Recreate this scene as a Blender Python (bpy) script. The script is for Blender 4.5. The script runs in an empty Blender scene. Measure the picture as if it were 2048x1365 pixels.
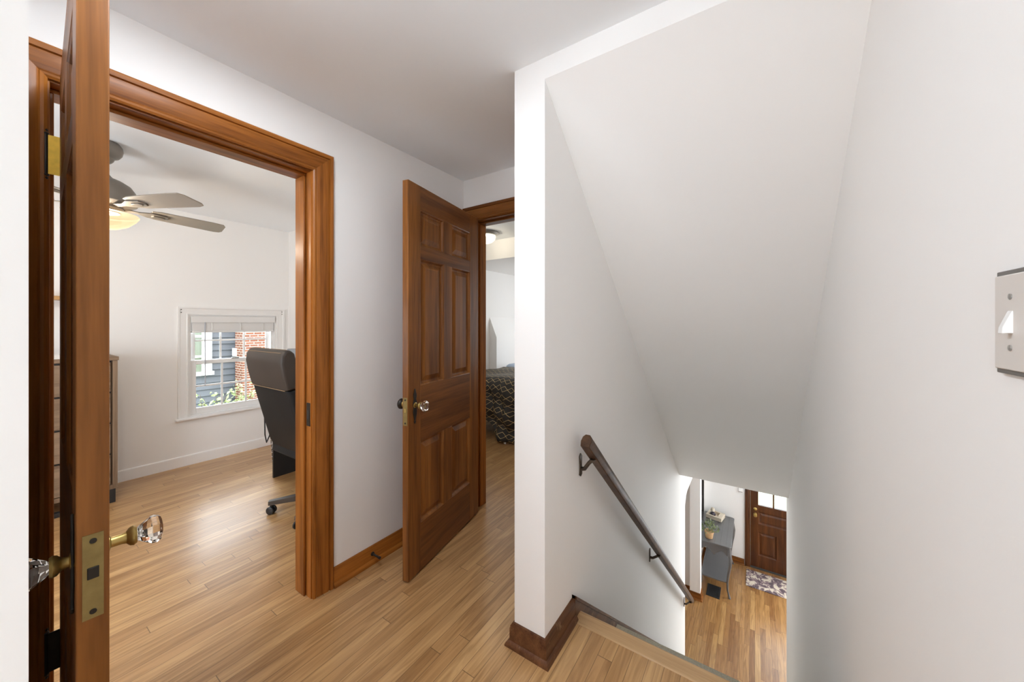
import bpy, bmesh, math, random
from mathutils import Vector, Matrix
R = math.radians
SC = bpy.context.scene
COL = SC.collection

# ------------------------------------------------------------------ camera
cam_data = bpy.data.cameras.new('camera')
cam = bpy.data.objects.new('camera', cam_data)
COL.objects.link(cam)
cam.location = (0.0, 0.0, 1.30)
cam.rotation_euler = (R(90), 0, R(33.92))
cam_data.sensor_width = 36.0
cam_data.lens = 722.8 / 2048 * 36.0
cam_data.shift_y = -(682.5 - 648.3) / 2048
cam_data.clip_start = 0.02
SC.camera = cam

# ------------------------------------------------------------------ view + world
SC.view_settings.view_transform = 'Standard'
SC.view_settings.look = 'None'
SC.view_settings.exposure = 0.0
SC.view_settings.gamma = 1.0
SC.view_settings.use_curve_mapping = False
SC.cycles.use_denoising = True
SC.cycles.max_bounces = 12
SC.cycles.diffuse_bounces = 10
SC.cycles.caustics_reflective = False
SC.cycles.caustics_refractive = False
SC.cycles.sample_clamp_indirect = 6.0

world = bpy.data.worlds.new('sky')
SC.world = world
world.use_nodes = True
wn = world.node_tree.nodes
wbg = next(n for n in wn if n.type == 'BACKGROUND')
wbg.inputs['Color'].default_value = (0.88, 0.94, 1.0, 1)
wbg.inputs['Strength'].default_value = 6.0


def area(name, loc, rot, sx, sy, power, color=(1, 1, 1)):
    l = bpy.data.lights.new(name, 'AREA')
    l.shape = 'RECTANGLE'
    l.size, l.size_y = sx, sy
    l.energy = power
    l.color = color
    o = bpy.data.objects.new(name, l)
    COL.objects.link(o)
    o.location = loc
    o.rotation_euler = rot
    return o


# area lights added as fill from unseen rooms; only the bedroom window is inferred
area('hall_fill_back', (-0.20, -1.56, 0.75), (R(110), 0, 0), 0.85, 1.1, 3.2, (0.86, 0.92, 1.0))  # added hall fill from behind the camera, not a known window
area('office_fill', (-2.35, -1.28, 0.9), (R(84), 0, 0), 0.8, 1.2, 52, (0.84, 0.92, 1.0))  # added office fill, no window is built in this wall
area('daylight_bedroom_window', (-1.9, 5.46, 1.35), (R(-90), 0, 0), 1.2, 1.2, 22, (0.90, 0.955, 1.0))
area('foyer_fill', (1.86, 5.9, -1.4), (R(90), 0, R(90)), 1.6, 1.6, 0.5, (0.92, 0.965, 1.0))  # weak added fill from the right side of the entry
area('living_fill', (-3.4, 4.6, -1.4), (R(90), 0, R(-90)), 1.6, 1.6, 4, (0.95, 0.98, 1.0))  # added fill for the lower storey, coming from the left
area('entry_fill', (1.35, 7.22, -1.5), (R(-90), 0, 0), 0.9, 1.6, 95, (0.90, 0.955, 1.0))  # added entry fill, hidden from the camera by the right wall


def point(name, loc, power, radius, color):
    l = bpy.data.lights.new(name, 'POINT')
    l.energy = power
    l.shadow_soft_size = radius
    l.color = color
    o = bpy.data.objects.new(name, l)
    COL.objects.link(o)
    o.location = loc
    return o


_d = Vector((2.3, -0.25, -2.1)).to_track_quat('-Z', 'Y').to_euler()
area('garden_fill', (-5.4, 1.50, 2.45), _d, 1.6, 1.0, 430, (0.86, 0.93, 1.0))  # added panel outdoors, pushes extra sky light through the office window
area('hall_fill_panel', (-1.04, 0.37, 2.315), (0, 0, 0), 0.30, 0.30, 12, (0.86, 0.93, 1.0))  # added fill under the hall ceiling, has no fixture
point('hall_fill_point', (-0.72, 0.22, 2.04), 4.2, 0.08, (0.86, 0.93, 1.0))  # added bare point light to lift the hall, out of frame
point('foyer_lamp', (0.3, 5.4, -0.48), 1.0, 0.09, (1.0, 0.95, 0.88))


# ------------------------------------------------------------------ helpers
def tag(o, label=None, cat=None, group=None, kind=None):
    if label: o['label'] = label
    if cat: o['category'] = cat
    if group: o['group'] = group
    if kind: o['kind'] = kind
    return o


def thing(name, label, cat, loc=(0, 0, 0), rot=(0, 0, 0), group=None, kind=None):
    o = bpy.data.objects.new(name, None)
    o.empty_display_size = 0.1
    COL.objects.link(o)
    o.location = loc
    o.rotation_euler = rot
    return tag(o, label, cat, group, kind)


class MB:
    def __init__(self):
        self.b = bmesh.new()

    def verts(self, pts):
        return [self.b.verts.new(p) for p in pts]

    def box(self, x0, x1, y0, y1, z0, z1):
        v = self.verts([(x0, y0, z0), (x1, y0, z0), (x1, y1, z0), (x0, y1, z0),
                        (x0, y0, z1), (x1, y0, z1), (x1, y1, z1), (x0, y1, z1)])
        for f in ((0, 3, 2, 1), (4, 5, 6, 7), (0, 1, 5, 4), (1, 2, 6, 5), (2, 3, 7, 6), (3, 0, 4, 7)):
            self.b.faces.new([v[i] for i in f])
        return self

    def prism(self, poly, axis, a0, a1):
        """poly of 2-D points; axis 'x': (y,z), 'y': (x,z), 'z': (x,y)"""
        def P(q, a):
            return {'x': (a, q[0], q[1]), 'y': (q[0], a, q[1]), 'z': (q[0], q[1], a)}[axis]
        A = self.verts([P(q, a0) for q in poly])
        B = self.verts([P(q, a1) for q in poly])
        n = len(poly)
        self.b.faces.new(A)
        self.b.faces.new(B[::-1])
        for i in range(n):
            j = (i + 1) % n
            self.b.faces.new((A[j], A[i], B[i], B[j]))
        return self

    def loft(self, rings, close=True, cap=True):
        vs = [self.verts(r) for r in rings]
        n = len(rings[0])
        for a, b in zip(vs, vs[1:]):
            for i in range(n if close else n - 1):
                j = (i + 1) % n
                self.b.faces.new((a[i], a[j], b[j], b[i]))
        if cap and close:
            self.b.faces.new(vs[0][::-1])
            self.b.faces.new(vs[-1])
        return self

    def lathe(self, prof, c=(0, 0, 0), axis=(0, 0, 1), n=24, ph=0.0):
        """prof: (radius, height along axis)"""
        ax = Vector(axis).normalized()
        t = Vector((1, 0, 0)) if abs(ax.x) < 0.9 else Vector((0, 1, 0))
        u = ax.cross(t).normalized()
        w = ax.cross(u)
        c = Vector(c)
        rings = []
        for r, h in prof:
            r = max(r, 1e-4)
            rings.append([c + ax * h + (u * math.cos(ph + 2 * math.pi * k / n) + w * math.sin(ph + 2 * math.pi * k / n)) * r
                          for k in range(n)])
        return self.loft(rings)

    def tube(self, pts, rad, n=10):
        pts = [Vector(p) for p in pts]
        rads = rad if isinstance(rad, (list, tuple)) else [rad] * len(pts)
        rings = []
        up = Vector((0, 0, 1))
        for i, p in enumerate(pts):
            d = (pts[min(i + 1, len(pts) - 1)] - pts[max(i - 1, 0)]).normalized()
            t = up if abs(d.dot(up)) < 0.95 else Vector((1, 0, 0))
            u = d.cross(t).normalized()
            w = d.cross(u)
            rings.append([p + (u * math.cos(2 * math.pi * k / n) + w * math.sin(2 * math.pi * k / n)) * rads[i] for k in range(n)])
        return self.loft(rings)

    def sweep(self, prof, path, frames):
        """prof: 2-D points; path: points; frames: (a,b) vectors per path point (mitred already)"""
        rings = []
        for p, (a, b) in zip(path, frames):
            p, a, b = Vector(p), Vector(a), Vector(b)
            rings.append([p + a * q[0] + b * q[1] for q in prof])
        return self.loft(rings)

    def build(self, name, mat, parent=None, bevel=0.0, smooth=35, segs=2):
        b = self.b
        bmesh.ops.recalc_face_normals(b, faces=b.faces)
        me = bpy.data.meshes.new(name)
        b.to_mesh(me)
        b.free()
        if mat is not None:
            me.materials.append(mat)
        if smooth:
            for p in me.polygons:
                p.use_smooth = True
            me.set_sharp_from_angle(angle=R(smooth))
        o = bpy.data.objects.new(name, me)
        COL.objects.link(o)
        if parent is not None:
            o.parent = parent
        if bevel:
            m = o.modifiers.new('bevel', 'BEVEL')
            m.width = bevel
            m.segments = segs
            m.limit_method = 'ANGLE'
            m.angle_limit = R(40)
        return o


def copy_tree(o, parent=None):
    c = o.copy()
    COL.objects.link(c)
    if parent is not None:
        c.parent = parent
    for ch in list(o.children):
        copy_tree(ch, c)
    return c


# ------------------------------------------------------------------ materials
def new_mat(name):
    m = bpy.data.materials.new(name)
    m.use_nodes = True
    nt = m.node_tree
    return m, nt, nt.nodes, nt.links, next(n for n in nt.nodes if n.type == 'BSDF_PRINCIPLED')


def plain(name, col, rough=0.5, metal=0.0, coat=0.0, vary=0.06, scale=6.0, bump=0.0, bscale=80.0, spec=0.5, trans=0.0, emit=0.0):
    m, nt, N, L, P = new_mat(name)
    tc = N.new('ShaderNodeTexCoord')
    no = N.new('ShaderNodeTexNoise')
    no.inputs['Scale'].default_value = scale
    no.inputs['Detail'].default_value = 4
    L.new(tc.outputs['Object'], no.inputs['Vector'])
    mx = N.new('ShaderNodeMix')
    mx.data_type = 'RGBA'
    mx.inputs[6].default_value = tuple(c * (1 - vary) for c in col) + (1,)
    mx.inputs[7].default_value = tuple(min(1, c * (1 + vary)) for c in col) + (1,)
    L.new(no.outputs['Fac'], mx.inputs[0])
    L.new(mx.outputs[2], P.inputs['Base Color'])
    P.inputs['Roughness'].default_value = rough
    P.inputs['Metallic'].default_value = metal
    P.inputs['Coat Weight'].default_value = coat
    P.inputs['Coat Roughness'].default_value = 0.15
    P.inputs['Specular IOR Level'].default_value = spec
    P.inputs['Transmission Weight'].default_value = trans
    if emit:
        P.inputs['Emission Color'].default_value = tuple(col) + (1,)
        P.inputs['Emission Strength'].default_value = emit
    if bump:
        n2 = N.new('ShaderNodeTexNoise')
        n2.inputs['Scale'].default_value = bscale
        n2.inputs['Detail'].default_value = 3
        L.new(tc.outputs['Object'], n2.inputs['Vector'])
        bp = N.new('ShaderNodeBump')
        bp.inputs['Strength'].default_value = bump
        bp.inputs['Distance'].default_value = 0.002
        L.new(n2.outputs['Fac'], bp.inputs['Height'])
        L.new(bp.outputs['Normal'], P.inputs['Normal'])
    return m


def wood(name, dark, light, axis='z', scale=1.0, rough=0.35, coat=0.3, contrast=(0.3, 0.7)):
    """streaky grain running along one object axis"""
    m, nt, N, L, P = new_mat(name)
    tc = N.new('ShaderNodeTexCoord')
    mp = N.new('ShaderNodeMapping')
    s = {'x': (1.2, 22, 22), 'y': (22, 1.2, 22), 'z': (22, 22, 1.2)}[axis]
    mp.inputs['Scale'].default_value = tuple(k * scale for k in s)
    L.new(tc.outputs['Object'], mp.inputs['Vector'])
    no = N.new('ShaderNodeTexNoise')
    no.inputs['Scale'].default_value = 1.0
    no.inputs['Detail'].default_value = 5
    no.inputs['Roughness'].default_value = 0.55
    no.inputs['Distortion'].default_value = 0.6
    L.new(mp.outputs['Vector'], no.inputs['Vector'])
    mp2 = N.new('ShaderNodeMapping')
    mp2.inputs['Scale'].default_value = tuple(k * scale * 7 for k in s)
    L.new(tc.outputs['Object'], mp2.inputs['Vector'])
    n2 = N.new('ShaderNodeTexNoise')
    n2.inputs['Scale'].default_value = 1.0
    n2.inputs['Detail'].default_value = 2
    L.new(mp2.outputs['Vector'], n2.inputs['Vector'])
    ad = N.new('ShaderNodeMath')
    ad.operation = 'MULTIPLY_ADD'
    ad.inputs[1].default_value = 0.35
    L.new(n2.outputs['Fac'], ad.inputs[0])
    sb = N.new('ShaderNodeMath')
    sb.operation = 'SUBTRACT'
    sb.inputs[1].default_value = 0.175
    L.new(no.outputs['Fac'], sb.inputs[0])
    L.new(sb.outputs[0], ad.inputs[2])
    cr = N.new('ShaderNodeValToRGB')
    cr.color_ramp.elements[0].position = contrast[0]
    cr.color_ramp.elements[0].color = tuple(dark) + (1,)
    cr.color_ramp.elements[1].position = contrast[1]
    cr.color_ramp.elements[1].color = tuple(light) + (1,)
    L.new(ad.outputs[0], cr.inputs['Fac'])
    L.new(cr.outputs['Color'], P.inputs['Base Color'])
    P.inputs['Roughness'].default_value = rough
    P.inputs['Coat Weight'].default_value = coat
    P.inputs['Coat Roughness'].default_value = 0.18
    P.inputs['Specular IOR Level'].default_value = 0.2
    bp = N.new('ShaderNodeBump')
    bp.inputs['Strength'].default_value = 0.12
    bp.inputs['Distance'].default_value = 0.001
    L.new(n2.outputs['Fac'], bp.inputs['Height'])
    L.new(bp.outputs['Normal'], P.inputs['Normal'])
    return m


def planks(name, cols, width=0.057, length=0.85, rough=0.3, gap=0.03):
    """strip oak: boards run along Y, every board its own tone, thin dark joints"""
    m, nt, N, L, P = new_mat(name)

    def M(op, a, b=None, c=None):
        n = N.new('ShaderNodeMath')
        n.operation = op
        for i, q in enumerate((a, b, c)):
            if q is None: continue
            if isinstance(q, (int, float)): n.inputs[i].default_value = q
            else: L.new(q, n.inputs[i])
        return n.outputs[0]
    tc = N.new('ShaderNodeTexCoord')
    sp = N.new('ShaderNodeSeparateXYZ')
    L.new(tc.outputs['Object'], sp.inputs[0])
    row_f = M('DIVIDE', sp.outputs[0], width)
    row = M('FLOOR', row_f)
    wn1 = N.new('ShaderNodeTexWhiteNoise')
    wn1.noise_dimensions = '1D'
    L.new(row, wn1.inputs['W'])
    off = M('MULTIPLY', wn1.outputs['Value'], 7.3)
    ln_f = M('ADD', M('DIVIDE', sp.outputs[1], length), off)
    idx = M('FLOOR', ln_f)
    cb = N.new('ShaderNodeCombineXYZ')
    L.new(row, cb.inputs[0])
    L.new(idx, cb.inputs[1])
    wn2 = N.new('ShaderNodeTexWhiteNoise')
    wn2.noise_dimensions = '2D'
    L.new(cb.outputs[0], wn2.inputs['Vector'])
    rnd = wn2.outputs['Value']
    # grain, shifted per board
    cb2 = N.new('ShaderNodeCombineXYZ')
    L.new(M('MULTIPLY_ADD', rnd, 37.0, M('MULTIPLY', sp.outputs[0], 42.0)), cb2.inputs[0])
    L.new(M('MULTIPLY_ADD', rnd, 91.0, M('MULTIPLY', sp.outputs[1], 2.6)), cb2.inputs[1])
    L.new(M('MULTIPLY', rnd, 50.0), cb2.inputs[2])
    no = N.new('ShaderNodeTexNoise')
    no.inputs['Scale'].default_value = 1.0
    no.inputs['Detail'].default_value = 5
    no.inputs['Distortion'].default_value = 1.4
    L.new(cb2.outputs[0], no.inputs['Vector'])
    cr = N.new('ShaderNodeValToRGB')
    e = cr.color_ramp.elements
    e[0].position, e[0].color = 0.0, tuple(cols[0]) + (1,)
    e[1].position, e[1].color = 1.0, tuple(cols[-1]) + (1,)
    for k, c in enumerate(cols[1:-1]):
        x = e.new((k + 1) / (len(cols) - 1))
        x.color = tuple(c) + (1,)
    L.new(rnd, cr.inputs['Fac'])
    gr = N.new('ShaderNodeValToRGB')
    g = gr.color_ramp.elements
    g[0].position, g[0].color = 0.33, (0.72, 0.65, 0.57, 1)
    g[1].position, g[1].color = 0.62, (1.08, 1.06, 1.03, 1)
    L.new(no.outputs['Fac'], gr.inputs['Fac'])
    mu = N.new('ShaderNodeMix')
    mu.data_type = 'RGBA'
    mu.blend_type = 'MULTIPLY'
    mu.inputs[0].default_value = 1.0
    L.new(cr.outputs['Color'], mu.inputs[6])
    L.new(gr.outputs['Color'], mu.inputs[7])
    # joints
    fx = M('FRACT', row_f)
    fy = M('FRACT', ln_f)
    ex = M('MINIMUM', fx, M('SUBTRACT', 1.0, fx))
    ey = M('MINIMUM', fy, M('SUBTRACT', 1.0, fy))
    joint = M('MAXIMUM', M('LESS_THAN', ex, gap * 0.55), M('LESS_THAN', ey, 0.0016))
    mj = N.new('ShaderNodeMix')
    mj.data_type = 'RGBA'
    mj.inputs[7].default_value = tuple(c * 0.28 for c in cols[0]) + (1,)
    L.new(M('MULTIPLY', joint, 0.75), mj.inputs[0])
    L.new(mu.outputs[2], mj.inputs[6])
    L.new(mj.outputs[2], P.inputs['Base Color'])
    P.inputs['Roughness'].default_value = rough
    P.inputs['Coat Weight'].default_value = 0.25
    P.inputs['Coat Roughness'].default_value = 0.22
    bp = N.new('ShaderNodeBump')
    bp.inputs['Strength'].default_value = 0.2
    bp.inputs['Distance'].default_value = 0.0012
    L.new(M('MULTIPLY_ADD', joint, -1.0, M('MULTIPLY', no.outputs['Fac'], 0.25)), bp.inputs['Height'])
    L.new(bp.outputs['Normal'], P.inputs['Normal'])
    return m


def glass_pane(name):
    m, nt, N, L, P = new_mat(name)
    N.remove(P)
    tr = N.new('ShaderNodeBsdfTransparent')
    tr.inputs['Color'].default_value = (0.97, 0.985, 0.98, 1)
    gl = N.new('ShaderNodeBsdfGlossy')
    gl.inputs['Roughness'].default_value = 0.02
    lw = N.new('ShaderNodeFresnel')
    lw.inputs['IOR'].default_value = 1.35
    mx = N.new('ShaderNodeMixShader')
    L.new(lw.outputs[0], mx.inputs[0])
    L.new(tr.outputs[0], mx.inputs[1])
    L.new(gl.outputs[0], mx.inputs[2])
    out = next(n for n in N if n.type == 'OUTPUT_MATERIAL')
    L.new(mx.outputs[0], out.inputs['Surface'])
    return m


def frosted(name, col, emit, clear):
    """glowing frosted lamp glass that lets the bulb's light through"""
    m, nt, N, L, P = new_mat(name)
    P.inputs['Base Color'].default_value = tuple(c * 0.04 for c in col) + (1,)
    P.inputs['Roughness'].default_value = 0.5
    tc = N.new('ShaderNodeTexCoord')
    no = N.new('ShaderNodeTexNoise')
    no.inputs['Scale'].default_value = 9
    no.inputs['Distortion'].default_value = 1.5
    L.new(tc.outputs['Object'], no.inputs['Vector'])
    mr = N.new('ShaderNodeMapRange')
    mr.inputs[3].default_value = emit * 0.85
    mr.inputs[4].default_value = emit * 1.15
    L.new(no.outputs['Fac'], mr.inputs[0])
    P.inputs['Emission Color'].default_value = tuple(col) + (1,)
    L.new(mr.outputs[0], P.inputs['Emission Strength'])
    tr = N.new('ShaderNodeBsdfTransparent')
    tr.inputs['Color'].default_value = (1.0, 0.96, 0.88, 1)
    mx = N.new('ShaderNodeMixShader')
    mx.inputs[0].default_value = clear
    L.new(P.outputs[0], mx.inputs[1])
    L.new(tr.outputs[0], mx.inputs[2])
    out = next(n for n in N if n.type == 'OUTPUT_MATERIAL')
    L.new(mx.outputs[0], out.inputs['Surface'])
    return m


def brick_mat(name):
    m, nt, N, L, P = new_mat(name)
    tc = N.new('ShaderNodeTexCoord')
    sp = N.new('ShaderNodeSeparateXYZ')
    L.new(tc.outputs['Object'], sp.inputs[0])
    ad = N.new('ShaderNodeMath')
    L.new(sp.outputs[0], ad.inputs[0])
    L.new(sp.outputs[1], ad.inputs[1])
    cb = N.new('ShaderNodeCombineXYZ')
    L.new(ad.outputs[0], cb.inputs[0])
    L.new(sp.outputs[2], cb.inputs[1])
    br = N.new('ShaderNodeTexBrick')
    br.inputs['Color1'].default_value = (0.20, 0.062, 0.034, 1)
    br.inputs['Color2'].default_value = (0.27, 0.10, 0.058, 1)
    br.inputs['Mortar'].default_value = (0.58, 0.52, 0.45, 1)
    br.inputs['Scale'].default_value = 1.0
    br.inputs['Brick Width'].default_value = 0.20
    br.inputs['Row Height'].default_value = 0.068
    br.inputs['Mortar Size'].default_value = 0.007
    L.new(cb.outputs[0], br.inputs['Vector'])
    L.new(br.outputs['Color'], P.inputs['Base Color'])
    P.inputs['Roughness'].default_value = 0.9
    return m


def diamonds(name):
    """black quilt with rows of linked gold diamonds (UV in metres)"""
    m, nt, N, L, P = new_mat(name)

    def M(op, a, b=None, c=None):
        n = N.new('ShaderNodeMath')
        n.operation = op
        for i, q in enumerate((a, b, c)):
            if q is None: continue
            if isinstance(q, (int, float)): n.inputs[i].default_value = q
            else: L.new(q, n.inputs[i])
        return n.outputs[0]
    tc = N.new('ShaderNodeTexCoord')
    sp = N.new('ShaderNodeSeparateXYZ')
    L.new(tc.outputs['UV'], sp.inputs[0])
    px, py = 0.085, 0.082
    t = M('ABSOLUTE', M('SUBTRACT', M('FRACT', M('DIVIDE', sp.outputs[0], px)), 0.5))
    v = M('SUBTRACT', M('FRACT', M('DIVIDE', sp.outputs[1], py)), 0.5)
    z = M('MULTIPLY', t, 0.70)
    line = M('LESS_THAN', M('ABSOLUTE', M('SUBTRACT', M('ABSOLUTE', v), z)), 0.027)
    mx = N.new('ShaderNodeMix')
    mx.data_type = 'RGBA'
    mx.inputs[6].default_value = (0.022, 0.018, 0.014, 1)
    mx.inputs[7].default_value = (0.62, 0.45, 0.20, 1)
    L.new(line, mx.inputs[0])
    L.new(mx.outputs[2], P.inputs['Base Color'])
    P.inputs['Roughness'].default_value = 0.55
    P.inputs['Sheen Weight'].default_value = 0.0
    return m


def floral(name):
    m, nt, N, L, P = new_mat(name)
    tc = N.new('ShaderNodeTexCoord')
    no = N.new('ShaderNodeTexNoise')
    no.inputs['Scale'].default_value = 9
    no.inputs['Detail'].default_value = 3
    no.inputs['Distortion'].default_value = 2.2
    L.new(tc.outputs['Object'], no.inputs['Vector'])
    vo = N.new('ShaderNodeTexVoronoi')
    vo.inputs['Scale'].default_value = 11
    L.new(tc.outputs['Object'], vo.inputs['Vector'])
    cr = N.new('ShaderNodeValToRGB')
    e = cr.color_ramp.elements
    e[0].position, e[0].color = 0.44, (0.085, 0.06, 0.068, 1)
    e[1].position, e[1].color = 0.62, (0.52, 0.45, 0.35, 1)
    x = e.new(0.54)
    x.color = (0.22, 0.15, 0.16, 1)
    mm = N.new('ShaderNodeMath')
    mm.operation = 'MULTIPLY_ADD'
    mm.inputs[1].default_value = 0.32
    L.new(vo.outputs['Distance'], mm.inputs[0])
    sb = N.new('ShaderNodeMath')
    sb.operation = 'SUBTRACT'
    sb.inputs[1].default_value = 0.12
    L.new(no.outputs['Fac'], sb.inputs[0])
    L.new(sb.outputs[0], mm.inputs[2])
    L.new(mm.outputs[0], cr.inputs['Fac'])
    L.new(cr.outputs['Color'], P.inputs['Base Color'])
    P.inputs['Roughness'].default_value = 0.95
    return m


PAINT = plain('wall_paint', (0.90, 0.893, 0.882), rough=0.75, vary=0.015, scale=1.5, bump=0.05, bscale=160, spec=0.3)
CEIL = plain('ceiling_paint', (0.89, 0.92, 0.945), rough=0.85, vary=0.01, scale=1.0, spec=0.2)
TRIMW = plain('white_trim_paint', (0.86, 0.85, 0.84), rough=0.4, vary=0.01)
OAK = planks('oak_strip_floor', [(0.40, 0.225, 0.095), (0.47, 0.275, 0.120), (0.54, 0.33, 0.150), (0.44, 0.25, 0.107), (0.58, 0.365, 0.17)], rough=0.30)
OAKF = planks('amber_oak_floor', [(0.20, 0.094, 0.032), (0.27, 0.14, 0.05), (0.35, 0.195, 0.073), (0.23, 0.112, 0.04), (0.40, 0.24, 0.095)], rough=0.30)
NOSE = wood('pale_oak_nosing', (0.40, 0.24, 0.11), (0.58, 0.38, 0.20), 'x', rough=0.35, coat=0.2)
CAS_Z = wood('stained_pine_z', (0.16, 0.047, 0.007), (0.42, 0.148, 0.025), 'z', scale=0.8, coat=0.05)
CAS_Y = wood('stained_pine_y', (0.16, 0.047, 0.007), (0.42, 0.148, 0.025), 'y', scale=0.8, coat=0.05)
CAS_X = wood('stained_pine_x', (0.11, 0.035, 0.007), (0.28, 0.10, 0.021), 'x', scale=0.8, coat=0.05)
DOOR_Z = wood('stained_door_z', (0.115, 0.038, 0.009), (0.31, 0.118, 0.026), 'z', scale=0.7, rough=0.36, coat=0.06)
DOOR_X = wood('stained_door_x', (0.09, 0.031, 0.009), (0.235, 0.088, 0.022), 'x', scale=0.7, rough=0.36, coat=0.06)
BASEW = wood('worn_baseboard', (0.075, 0.028, 0.012), (0.175, 0.075, 0.032), 'y', scale=1.0, rough=0.4, coat=0.15)
def scuffs(m, col, lo=0.60, hi=0.66, scale=14):
    nt = m.node_tree
    P = next(n for n in nt.nodes if n.type == 'BSDF_PRINCIPLED')
    src = P.inputs['Base Color'].links[0].from_socket
    tc = nt.nodes.new('ShaderNodeTexCoord')
    no = nt.nodes.new('ShaderNodeTexNoise')
    no.inputs['Scale'].default_value = scale
    no.inputs['Detail'].default_value = 9
    no.inputs['Roughness'].default_value = 0.7
    nt.links.new(tc.outputs['Object'], no.inputs['Vector'])
    mr = nt.nodes.new('ShaderNodeMapRange')
    mr.inputs[1].default_value, mr.inputs[2].default_value, mr.inputs[4].default_value = lo, hi, 0.55
    nt.links.new(no.outputs['Fac'], mr.inputs[0])
    mx = nt.nodes.new('ShaderNodeMix')
    mx.data_type = 'RGBA'
    mx.inputs[7].default_value = tuple(col) + (1,)
    nt.links.new(mr.outputs[0], mx.inputs[0])
    nt.links.new(src, mx.inputs[6])
    nt.links.new(mx.outputs[2], P.inputs['Base Color'])


scuffs(BASEW, (0.34, 0.21, 0.12))
RAILW = wood('dark_rail_wood', (0.040, 0.020, 0.011), (0.105, 0.052, 0.026), 'y', scale=1.2, rough=0.45, coat=0.04)
FDOOR = wood('front_door_wood', (0.042, 0.013, 0.005), (0.115, 0.038, 0.011), 'z', scale=0.7, rough=0.35, coat=0.3)
BRASS = plain('aged_brass', (0.46, 0.33, 0.11), rough=0.35, metal=0.9, vary=0.25, scale=60)
DBRASS = plain('dull_brass', (0.30, 0.225, 0.085), rough=0.5, metal=0.7, vary=0.3, scale=50)
IRON = plain('dark_iron', (0.035, 0.03, 0.025), rough=0.45, metal=0.6, vary=0.3, scale=60)
BRONZE = plain('bronze_bracket', (0.10, 0.075, 0.055), rough=0.4, metal=0.7, vary=0.2, scale=40)
KGLASS = plain('knob_glass', (0.96, 0.93, 0.88), rough=0.02, trans=1.0, vary=0.01)
PANE = glass_pane('window_glass')
BLACKP = plain('black_laminate', (0.02, 0.02, 0.021), rough=0.45, vary=0.1)
LEATH = plain('black_leather', (0.020, 0.0195, 0.0195), spec=0.15, rough=0.55, vary=0.12, bump=0.15, bscale=250)
LEATHB = plain('brown_leather', (0.060, 0.048, 0.040), spec=0.25, rough=0.45, vary=0.12, bump=0.15, bscale=250)
STITCH = plain('tan_stitching', (0.30, 0.20, 0.11), rough=0.7)
CHROME = plain('chrome', (0.75, 0.75, 0.76), rough=0.15, metal=1.0, vary=0.03)
DRES = wood('grey_brown_oak', (0.155, 0.100, 0.062), (0.32, 0.225, 0.150), 'y', scale=0.9, rough=0.6, coat=0.0)
DRESZ = wood('grey_brown_oak_z', (0.155, 0.100, 0.062), (0.32, 0.225, 0.150), 'z', scale=0.9, rough=0.6, coat=0.0)
FANM = plain('fan_taupe_metal', (0.24, 0.215, 0.185), rough=0.4, metal=0.35, vary=0.05)
FANB = plain('fan_blade', (0.30, 0.265, 0.225), rough=0.45, vary=0.05)
BOWL = frosted('lit_alabaster', (1.0, 0.70, 0.40), 0.90, 0.3)
DOME = frosted('lit_dome', (1.0, 0.93, 0.74), 1.7, 0.3)
NICKEL = plain('brushed_nickel', (0.45, 0.44, 0.42), rough=0.35, metal=0.8)
BLIND = plain('blind_vinyl', (0.78, 0.77, 0.76), rough=0.45, vary=0.02)
SIDING = plain('grey_siding', (0.135, 0.14, 0.16), rough=0.6, vary=0.1)
BRICK = brick_mat('red_brick')
LEAF = plain('shrub_leaf', (0.42, 0.48, 0.24), rough=0.6, vary=0.3, scale=9)
LEAF2 = plain('sage_leaf', (0.16, 0.20, 0.085), rough=0.6, vary=0.4, scale=60)
STEM = plain('brown_stem', (0.12, 0.08, 0.04), rough=0.8)
GRASS = plain('lawn', (0.12, 0.20, 0.05), rough=0.9, vary=0.4)
QUILT = diamonds('diamond_quilt')
SHEET = plain('pale_blue_linen', (0.42, 0.50, 0.62), rough=0.85, vary=0.1)
MATT = plain('beige_mattress', (0.42, 0.35, 0.27), rough=0.9)
GREYP = plain('grey_table_paint', (0.105, 0.104, 0.105), rough=0.3, vary=0.08, coat=0.4)
TERRA = plain('tan_clay', (0.48, 0.29, 0.14), rough=0.7, vary=0.15, scale=20)
CREAM = plain('cream_ceramic', (0.62, 0.54, 0.42), rough=0.5, vary=0.1, scale=20)
PLUM = plain('dark_plum_glaze', (0.02, 0.012, 0.03), rough=0.15, coat=0.6)
RUG = floral('floral_mat')
CARPET = plain('sage_runner', (0.42, 0.39, 0.30), rough=0.98, vary=0.35, scale=160, bump=0.6, bscale=300)
SWPLATE = plain('switch_plate', (0.70, 0.66, 0.62), rough=0.4, vary=0.01)
SWRIM = plain('switch_rim', (0.16, 0.15, 0.14), rough=0.5)
WHITEP = plain('white_plastic', (0.86, 0.86, 0.85), rough=0.35, vary=0.01)
GREYSCR = plain('grey_screen_back', (0.20, 0.205, 0.22), rough=0.4)
PAPER = plain('white_paper', (0.80, 0.78, 0.74), rough=0.8)

ZF = -2.78          # lower floor
ZC = 2.325          # upper ceiling
XO, XOI = -1.738, -1.868   # office wall faces (hall / office side)
XS, XSL = -0.671, -0.81    # stair wall faces
XR = 0.256
YF, YFB = 1.96, 2.075      # end wall faces (hall / bedroom side)
YP = 1.2236


def struct(mb, name, mat, label, cat, bevel=0.0, parent=None, smooth=35):
    o = mb.build(name, mat, parent, bevel=bevel, smooth=smooth)
    return tag(o, label, cat, kind='structure')


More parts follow.
